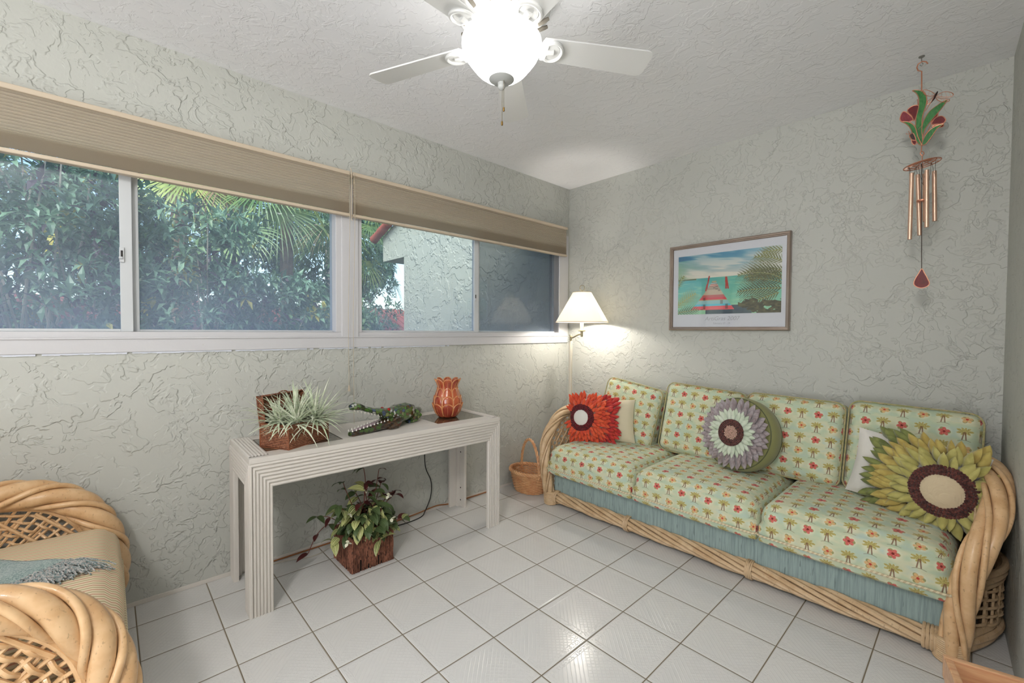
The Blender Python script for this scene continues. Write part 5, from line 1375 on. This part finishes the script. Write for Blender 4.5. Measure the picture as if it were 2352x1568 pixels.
# ------------------------------------------------------------------ WOODEN TRAY TABLE (bottom right)
n = NT('honey_pine'); o = n.obj(); g = n.noise(n.mapping(o, (6,60,60), (0,0,0)), 1, 4, .6, .5)
M_pine = n.done(n.bsdf(n.mix(n.sm(g,.3,.7), S(212,170,128), S(188,136,98)), .35, coat=.2))
n = NT('reddish_pine_panel'); o = n.obj(); g = n.noise(n.mapping(o, (60,5,60)), 1, 4, .6, .5)
M_pine2 = n.done(n.bsdf(n.mix(n.sm(g,.3,.7), S(196,144,112), S(176,120,90)), .3, coat=.3))
ta = at(2165,1500,2,.50); tb = at(2352,1549,2,.50); dx = V((.974,.225,0)).normalized(); dy = V((dx.y, -dx.x, 0))
tt = thing('tray_table', (ta.x, ta.y, 0), 'pine tray-top side table with a recessed panel, at the lower right corner', 'side table', rot=math.atan2(dx.y, dx.x))
TWd, TDp = .40, .62   # kept clear of the camera; local -y runs toward the viewer
b = MB(); r_ = .017
TWd = .165; TDp = .28
b.box(0,TWd,-r_,0,.44,.50); b.box(0,r_,-TDp,-r_,.44,.50); b.box(TWd-r_,TWd,-TDp,-r_,.44,.50); b.box(r_,TWd-r_,-TDp,-TDp+r_,.44,.50); b.build('tray_rim', M_pine, tt, smooth=False, bevel=.003)
MB().box(r_,TWd-r_,-TDp+r_,-r_,.445,.455).build('tray_panel', M_pine2, tt, smooth=False)
b = MB().box(r_+.012,TWd-r_-.012,-TDp+.03,-r_-.014,.455,.459); b.build('inlay_panel', M_pine2, tt, smooth=False, bevel=.002)
for (x, y) in ((.004,-.034),(TWd-.034,-.034),(.004,-TDp+.004),(TWd-.034,-TDp+.004)): MB().box(x,x+.03,y,y+.03,0,.44).build('leg', M_pine, tt, smooth=False, bevel=.003)

# ------------------------------------------------------------------ OUTDOORS
def gmat(name, c1, c2, sc=3, rough=.9):
    n = NT(name); a = n.noise(n.obj(), sc, 5, .6); return n.done(n.bsdf(n.mix(n.sm(a,.3,.7), c1, c2), rough, normal=n.bump(a,.03,.6)))
o = MB().box(-40, -Wt, -30, 30, -.42, -.40).build('ground', gmat('grass_and_mulch', S(84,92,56), S(96,82,60)), smooth=False); o['kind'] = 'structure'
# neighbouring wing of the house
wing = bpy.data.objects.new('wall_exterior', None); COL.objects.link(wing); wing.location = (-2, .1, -.4); struct(wing)
Lw = lambda mb: W2L(wing, mb)
n = NT('stained_exterior_stucco'); 
yw_ = .10; xe = -3.44; xo_ = -4.15
b = MB(); b.add([(-Wt,yw_,-.4),(xe,yw_,-.4),(xe,yw_,2.508),(xo_,yw_,2.508),(xo_,yw_,2.925),(-3.2,yw_,3.27),(-Wt,yw_,4.3)], [(0,1,2,3,4,5,6)])
b.add([(xe,yw_,-.4),(xe,yw_+2.5,-.4),(xe,yw_+2.5,2.508),(xe,yw_,2.508)], [(0,1,2,3)]); b.add([(xe,yw_,2.508),(xe,yw_+2.5,2.508),(xo_,yw_+2.5,2.508),(xo_,yw_,2.508)], [(0,1,2,3)])
b.add([(xo_,yw_,2.508),(xo_,yw_+2.5,2.508),(xo_,yw_+2.5,2.925),(xo_,yw_,2.925)], [(0,1,2,3)]); Lw(b).build('stucco_wall', M_ext, wing, smooth=False)
M_rt = gmat('terracotta_tile', S(176,96,78), S(150,74,60), 8, .7)
b = MB()
for k in range(14):
    a = V((xo_-.20+.26*k, yw_-.07, 2.90+.26*k*.363)); c = a + V((.30,0,.30*.363)); b.tube([a, c], [.075,.062], 10)
for r_ in range(1, 9):
    for k in range(14): a = V((xo_-.20+.26*k, yw_-.07+.28*r_, 2.88+.26*k*.363)); b.tube([a, a+V((.30,0,.109))], [.095,.08], 8)
Lw(b).build('roof_tiles', M_rt, wing)
b = MB().box(-Wt-.25, -Wt, -7.5, .1, 2.55, 2.74); struct(b.build('trim_6', M_ext, smooth=False))  # soffit above the windows
# far building with red tiled roof
fb = thing('neighbour_house', (-11.5, 0, -.4), 'pale house with a red tiled roof glimpsed through the hedge', 'house')
Lf = lambda mb: W2L(fb, mb)
b = MB().box(-14,-10.5,-9,7,-.4,1.15); Lf(b).build('wall', plain('pale_house_wall', S(224,222,212), .8), fb, smooth=False)
b = MB()
for k in range(64):
    y = -9.3+.26*k
    b.tube([(-10.1, y, 1.08), (-12.6, y, 2.05)], .14, 8)
b.add([(-10.1,-9.4,1.05),(-10.1,7.3,1.05),(-12.6,7.3,2.0),(-12.6,-9.4,2.0)], [(0,1,2,3)]); Lf(b).build('roof', M_rt, fb)

def leafmat2(name, c1, c2):
    n = NT(name); a = n.noise(n.obj(), 5, 3); c = n.mix(n.sm(a,.35,.65), c1, c2)
    p = n.bsdf(c, .35, spec=.6); t = n.n('ShaderNodeBsdfTranslucent'); n.link(c, t.inputs[0]); mx = n.n('ShaderNodeMixShader'); mx.inputs[0].default_value = .25; n.link(p, mx.inputs[1]); n.link(t.outputs[0], mx.inputs[2]); return n.done(mx.outputs[0])
LG = [leafmat2('hedge_leaf', S(136,170,138), S(104,140,112)), leafmat2('dark_hedge_leaf', S(98,130,106), S(76,104,88)), leafmat2('purple_hedge_leaf', S(96,78,90), S(72,60,72)), leafmat2('yellow_hedge_leaf', S(206,190,80), S(176,170,70)), leafmat2('light_hedge_leaf', S(108,140,92), S(84,122,84))]
M_twig = plain('pale_twig', S(186,176,160), .7)
def simple_leaf(mb, p, d, ln, wd_, mi, rd):
    d = d.normalized(); s = d.cross(V((rd.uniform(-.4,.4), rd.uniform(-.4,.4), 1))); s = s.normalized() if s.length > .05 else V((1,0,0)); u = s.cross(d)
    m_ = p + d*ln*.5 + u*ln*.06; e_ = p + d*ln - u*ln*.10
    mb.add([p, m_ - s*wd_/2 + u*wd_*.15, m_, m_ + s*wd_/2 + u*wd_*.15, e_], [(0,2,1),(0,3,2),(1,2,4),(2,3,4)], None, mi)
def shrub(name, c, r, hgt, nclu, seed, label, lf=.125, mats=(.55,.25,.08,.03,.09)):
    rd = random.Random(seed); t = thing(name, (c[0], c[1], -.4), label, 'shrub', 'hedge shrubs outside the windows')
    mb = MB(); br = MB(); trunk = V((c[0], c[1], -.4))
    for i in range(nclu):
        a = rd.uniform(0,2*PI); z = rd.random(); rr_ = math.sqrt(rd.uniform(.12,1))*(1-.35*abs(z-.5)); p = V((c[0]+r[0]*rr_*math.cos(a), c[1]+r[1]*rr_*math.sin(a), -.2+hgt*z))
        ax_ = V((math.cos(a)*.7+rd.uniform(-.5,.5), math.sin(a)*.7+rd.uniform(-.5,.5), rd.uniform(.0,.9))).normalized(); k0 = rd.uniform(0,2*PI)
        mi = rd.choices(range(5), mats)[0]; o1 = ax_.orthogonal().normalized(); o2 = ax_.cross(o1)
        nl = rd.randint(7,10)
        for k in range(nl):
            b_ = k0 + k*2.4; q = p - ax_*(k*.011); d = ax_*rd.uniform(.25,.7) + (o1*math.cos(b_)+o2*math.sin(b_)); m2 = mi if rd.random() < .8 else rd.choices(range(5), mats)[0]
            simple_leaf(mb, q, d, lf*rd.uniform(.7,1.3), lf*.34*rd.uniform(.8,1.2), m2, rd)
        if i % 30 == 0:
            base = V((c[0]+rd.uniform(-.1,.1), c[1]+rd.uniform(-.25,.25), rd.uniform(-.3,max(.2,p.z-.7)))); mid = base.lerp(p,.5)+V((rd.uniform(-.12,.12),rd.uniform(-.12,.12),rd.uniform(-.1,.1)))
            br.tube(spline([base,mid,p],4), [.010,.0095,.009,.0085,.008,.007,.006,.005,.004][:9], 5)
    W2L(t, mb).build('foliage', LG, t, smooth=False); W2L(t, br).build('branches', M_twig, t)
shrub('hedge_shrub', (-2.3,-5.0), (.85,.85), 3.5, 950, 1, 'dark leafy hedge shrub with bare pale twigs, seen through the far left pane')
shrub('hedge_shrub', (-2.5,-3.75), (.85,.80), 3.4, 950, 2, 'tall dark hedge shrub seen through the left window, left of the sash bars', mats=(.5,.28,.12,.04,.06))
shrub('hedge_shrub', (-2.7,-2.7), (.80,.75), 2.75, 800, 3, 'dense hedge shrub behind the sash bars of the left window')
shrub('hedge_shrub', (-3.1,-1.85), (.80,.70), 2.15, 700, 4, 'lower hedge shrub in front of the drooping fan palm', mats=(.5,.2,.03,.02,.25))
shrub('hedge_shrub', (-3.7,-1.0), (.8,.65), 1.95, 600, 5, 'low light green shrub near the window post', mats=(.35,.2,.0,.02,.43))
shrub('hedge_shrub', (-5.0,-.20), (.8,.75), 1.9, 550, 6, 'low bluish green shrub left of the neighbouring stucco wall', mats=(.4,.3,.0,.0,.3))
shrub('hedge_shrub', (-6.8,.95), (1.0,.9), 3.3, 520, 7, 'tall leafy shrub filling the gap beside the neighbouring stucco wall', mats=(.5,.3,.0,.0,.2))
shrub('hedge_shrub', (-6.0,-4.6), (1.3,1.4), 3.6, 700, 8, 'large shrub in the second row behind the far left hedge', .16)
shrub('hedge_shrub', (-6.6,-2.2), (1.2,1.2), 2.6, 600, 9, 'shrub in the second row behind the middle of the hedge', .16)
PG = [leafmat2('palm_green', S(120,148,84), S(84,118,68)), leafmat2('palm_yellow_green', S(176,190,104), S(140,160,88)), leafmat2('palm_dry', S(176,150,110), S(150,124,92))]
def fan_frond(mb, c, d, R, rd, mi, n=26, droop=.55):
    d = V(d).normalized(); s = d.cross(V((0,0,1))); s = s.normalized() if s.length > .05 else V((1,0,0)); u = s.cross(d)
    for k in range(n):
        a = -1.75 + 3.5*k/(n-1); dd = (d*math.cos(a) + s*math.sin(a) + u*rd.uniform(-.08,.08)).normalized(); ln = R*(1-.18*abs(a)/1.75)*rd.uniform(.9,1.05)
        p = V(c); w_ = .021; vs = []; ns = 5
        pe = dd.cross(u).normalized()
        for i in range(ns+1):
            t = i/ns; ww = w_*(.35+.65*math.sin(PI*min(1,t*1.1+.1)))*(1 if i < ns else .05); vs += [p-pe*ww/2, p+pe*ww/2]; dd = (dd+V((0,0,-droop*t*t*.55))).normalized(); p = p + dd*ln/ns
        mb.add(vs, [(2*i,2*i+1,2*i+3,2*i+2) for i in range(ns)], None, mi)
def palm(c, ztop, seed, label, hubs, R=.95):
    rd = random.Random(seed); t = thing('fan_palm', (c[0],c[1],-.4), label, 'palm tree', 'fan palms behind the hedge'); mb = MB(); st = MB(); cr_ = V((c[0],c[1],ztop))
    H_ = [V(h) for h in hubs]
    for i in range(9): a = 2*PI*i/9; H_.append(cr_ + V((math.cos(a)*.8, math.sin(a)*.8, rd.uniform(-.35,.75))))
    for e_ in H_:
        d = (e_ - cr_); d = d.normalized() if d.length > .05 else V((1,0,0))
        st.tube(spline([cr_, cr_.lerp(e_,.5)+V((0,0,.12)), e_],4), .013, 5)
        fan_frond(mb, e_, d + V((0,0,-.75)), R*rd.uniform(.85,1.15), rd, 2 if (rd.random() < .12) else (1 if rd.random() < .35 else 0), 34, 1.5)
    W2L(t, mb).build('fronds', PG, t, smooth=False); W2L(t, st).build('leaf_stalks', PG[1], t)
    W2L(t, MB().tube(spline([(c[0],c[1],-.4),(c[0]+.06,c[1]-.04,ztop*.5),(c[0],c[1],ztop+.1)],6), .10, 10)).build('trunk', gmat('palm_trunk', S(130,110,90), S(96,80,66), 12), t)
hb = lambda L_: [tuple(at(px, py, 0, x)) for px, py, x in L_]
palm((-5.2,-1.1), 3.9, 1, 'fan palm with drooping fronds behind the hedge, in the right half of the left window', hb([(548,527,-3.9),(640,478,-4.6),(690,490,-5.0),(745,520,-5.4),(600,430,-4.4),(560,440,-4.8),(720,440,-4.9),(762,560,-5.2)]))
palm((-5.6,-2.5), 4.2, 2, 'taller fan palm with long hanging fronds behind the dark hedge, left of the drooping one', hb([(430,405,-4.6),(470,412,-4.9),(510,418,-4.7),(400,400,-5.0),(540,425,-5.0)]))
palm((-7.2,.55), 3.6, 3, 'fan palm behind the corner of the neighbouring stucco wall', hb([(850,520,-6.2),(870,560,-6.6),(842,600,-6.4),(900,640,-6.8),(860,480,-6.5)]))
def bigtree(c, r, h, seed, label):
    rd = random.Random(seed); t = thing('background_tree', (c[0],c[1],-.4), label, 'tree', 'trees behind the hedge'); mb = MB()
    for i in range(1500):
        v_ = V((rd.gauss(0,1), rd.gauss(0,1), rd.gauss(0,1))).normalized()*rd.uniform(.55,1)**.5; p = V((c[0]+v_.x*r, c[1]+v_.y*r, h+v_.z*r*.9))
        for k in range(5): simple_leaf(mb, p, V((rd.gauss(0,1),rd.gauss(0,1),rd.gauss(0,1))), .22, .10, rd.choice((0,1,4)), rd)
    W2L(t, mb).build('foliage', LG, t, smooth=False); W2L(t, MB().tube([(c[0],c[1],-.4),(c[0],c[1],h)], .16, 8)).build('trunk', M_twig, t)
bigtree((-9,-6.5), 2.1, 3.6, 3, 'broad green tree far behind the hedge at left'); bigtree((-8.6,-2.6), 1.8, 3.5, 4, 'round green tree behind the red roofed house, centre of the window'); bigtree((-9.5,1.2), 1.8, 3.6, 5, 'green tree far behind beside the stucco wall')

# ------------------------------------------------------------------ LIGHT
wd_ = bpy.data.worlds.new('world'); SC.world = wd_; wd_.use_nodes = True; nt = wd_.node_tree; nt.nodes.clear()
ow = nt.nodes.new('ShaderNodeOutputWorld'); bg = nt.nodes.new('ShaderNodeBackground'); sk = nt.nodes.new('ShaderNodeTexSky')
sk.sky_type = 'NISHITA'; sk.sun_disc = False; sk.sun_elevation = math.radians(50); sk.sun_rotation = math.radians(120); sk.air_density = 1.0; sk.dust_density = 1.5
nt.links.new(sk.outputs[0], bg.inputs[0]); bg.inputs[1].default_value = .34; nt.links.new(bg.outputs[0], ow.inputs[0])
def light(name, typ, loc, energy, color=(1,1,1), size=.1, rot=None, sy=None):
    ld = bpy.data.lights.new(name, typ); ld.energy = energy; ld.color = color
    if typ == 'AREA':
        ld.size = size; ld.shape = 'RECTANGLE' if sy else 'SQUARE'
        if sy: ld.size_y = sy
    elif typ == 'SUN': ld.angle = size
    else: ld.shadow_soft_size = size
    o = bpy.data.objects.new(name, ld); COL.objects.link(o); o.location = loc
    if rot: o.rotation_euler = rot
    return o
sun_v = V((.48,-.50,.74)).normalized(); s = light('sun', 'SUN', (0,0,8), 4.3, (1,.96,.90), math.radians(38)); s.rotation_euler = (-sun_v).to_track_quat('-Z','Y').to_euler()
light('floor_lamp_bulb', 'POINT', (SH.x, SH.y, 1.50), 12.5, (1,.94,.86), .03)
# unseen door frames, added behind the camera so area lights can fill the room
M_dg = NT('fill_door_glass'); tr = M_dg.n('ShaderNodeBsdfTransparent'); M_dg = M_dg.done(tr.outputs[0])
def make_fill_door(name, M, w, h):
    root = bpy.data.objects.new(name, None); COL.objects.link(root); root.matrix_world = M; struct(root)
    b = MB()
    for x in (0, w/2, w): b.box(x-.035, x+.035, -.03, .03, .02, h)
    b.box(0, w, -.03, .03, h-.06, h); b.box(0, w, -.03, .03, .02, .10); b.build('door_frame', M_trim, root, smooth=False)
make_fill_door('fill_door_1', TR(.5, YB+.04, 0), 3.6, 2.35)
make_fill_door('fill_door_2', TR(XB-.04, -6.6, 0) @ Rz(PI/2), 2.4, 2.35)
light('front_fill', 'AREA', (3.0, YB+.10, 1.25), 100, (.93,.95,1.0), 3.2, (PI/2+.5,0,0), 2.2)  # added area light before the closed wall, fills the room from behind
light('side_fill', 'AREA', (XB-.10, -5.4, 1.25), 5, (.90,.95,1.0), 2.2, (PI/2,0,PI/2), 2.2)  # second added area light, weak fill from the right
M_diff = NT('fill_diffuser'); e = M_diff.n('ShaderNodeEmission'); e.inputs[0].default_value = (1,.97,.93,1); e.inputs[1].default_value = 4; M_diff = M_diff.done(e.outputs[0])
for i, (x, y) in enumerate(((1.2,-6.3),(3.7,-5.1),(2.70,-4.35))):  # unseen ceiling fixtures, added to fill and balance the room light
    t = thing('ceiling_fill', (x,y,H), ('round opal fill light added behind the viewer, over the left of the adjoining room','round opal fill light added behind the viewer, over the right of the adjoining room','round opal fill light added just behind the viewer')[i], 'added fill light')
    MB().lathe([(.18,0),(.18,-.03),(.17,-.035)], 32).build('housing', M_fan, t); MB().lathe([(.165,-.035),(.12,-.06),(.001,-.07)], 32).build('diffuser', M_diff, t)
    light('ceiling_fill_lamp', 'POINT', (x,y,H-.22), (1,10,76)[i], (1,.97,.93), .15)
SC.view_settings.view_transform = 'Standard'; SC.view_settings.look = 'None'; SC.view_settings.gamma = 1; SC.view_settings.exposure = 0.43; SC.view_settings.use_curve_mapping = False
SC.cycles.use_denoising = True
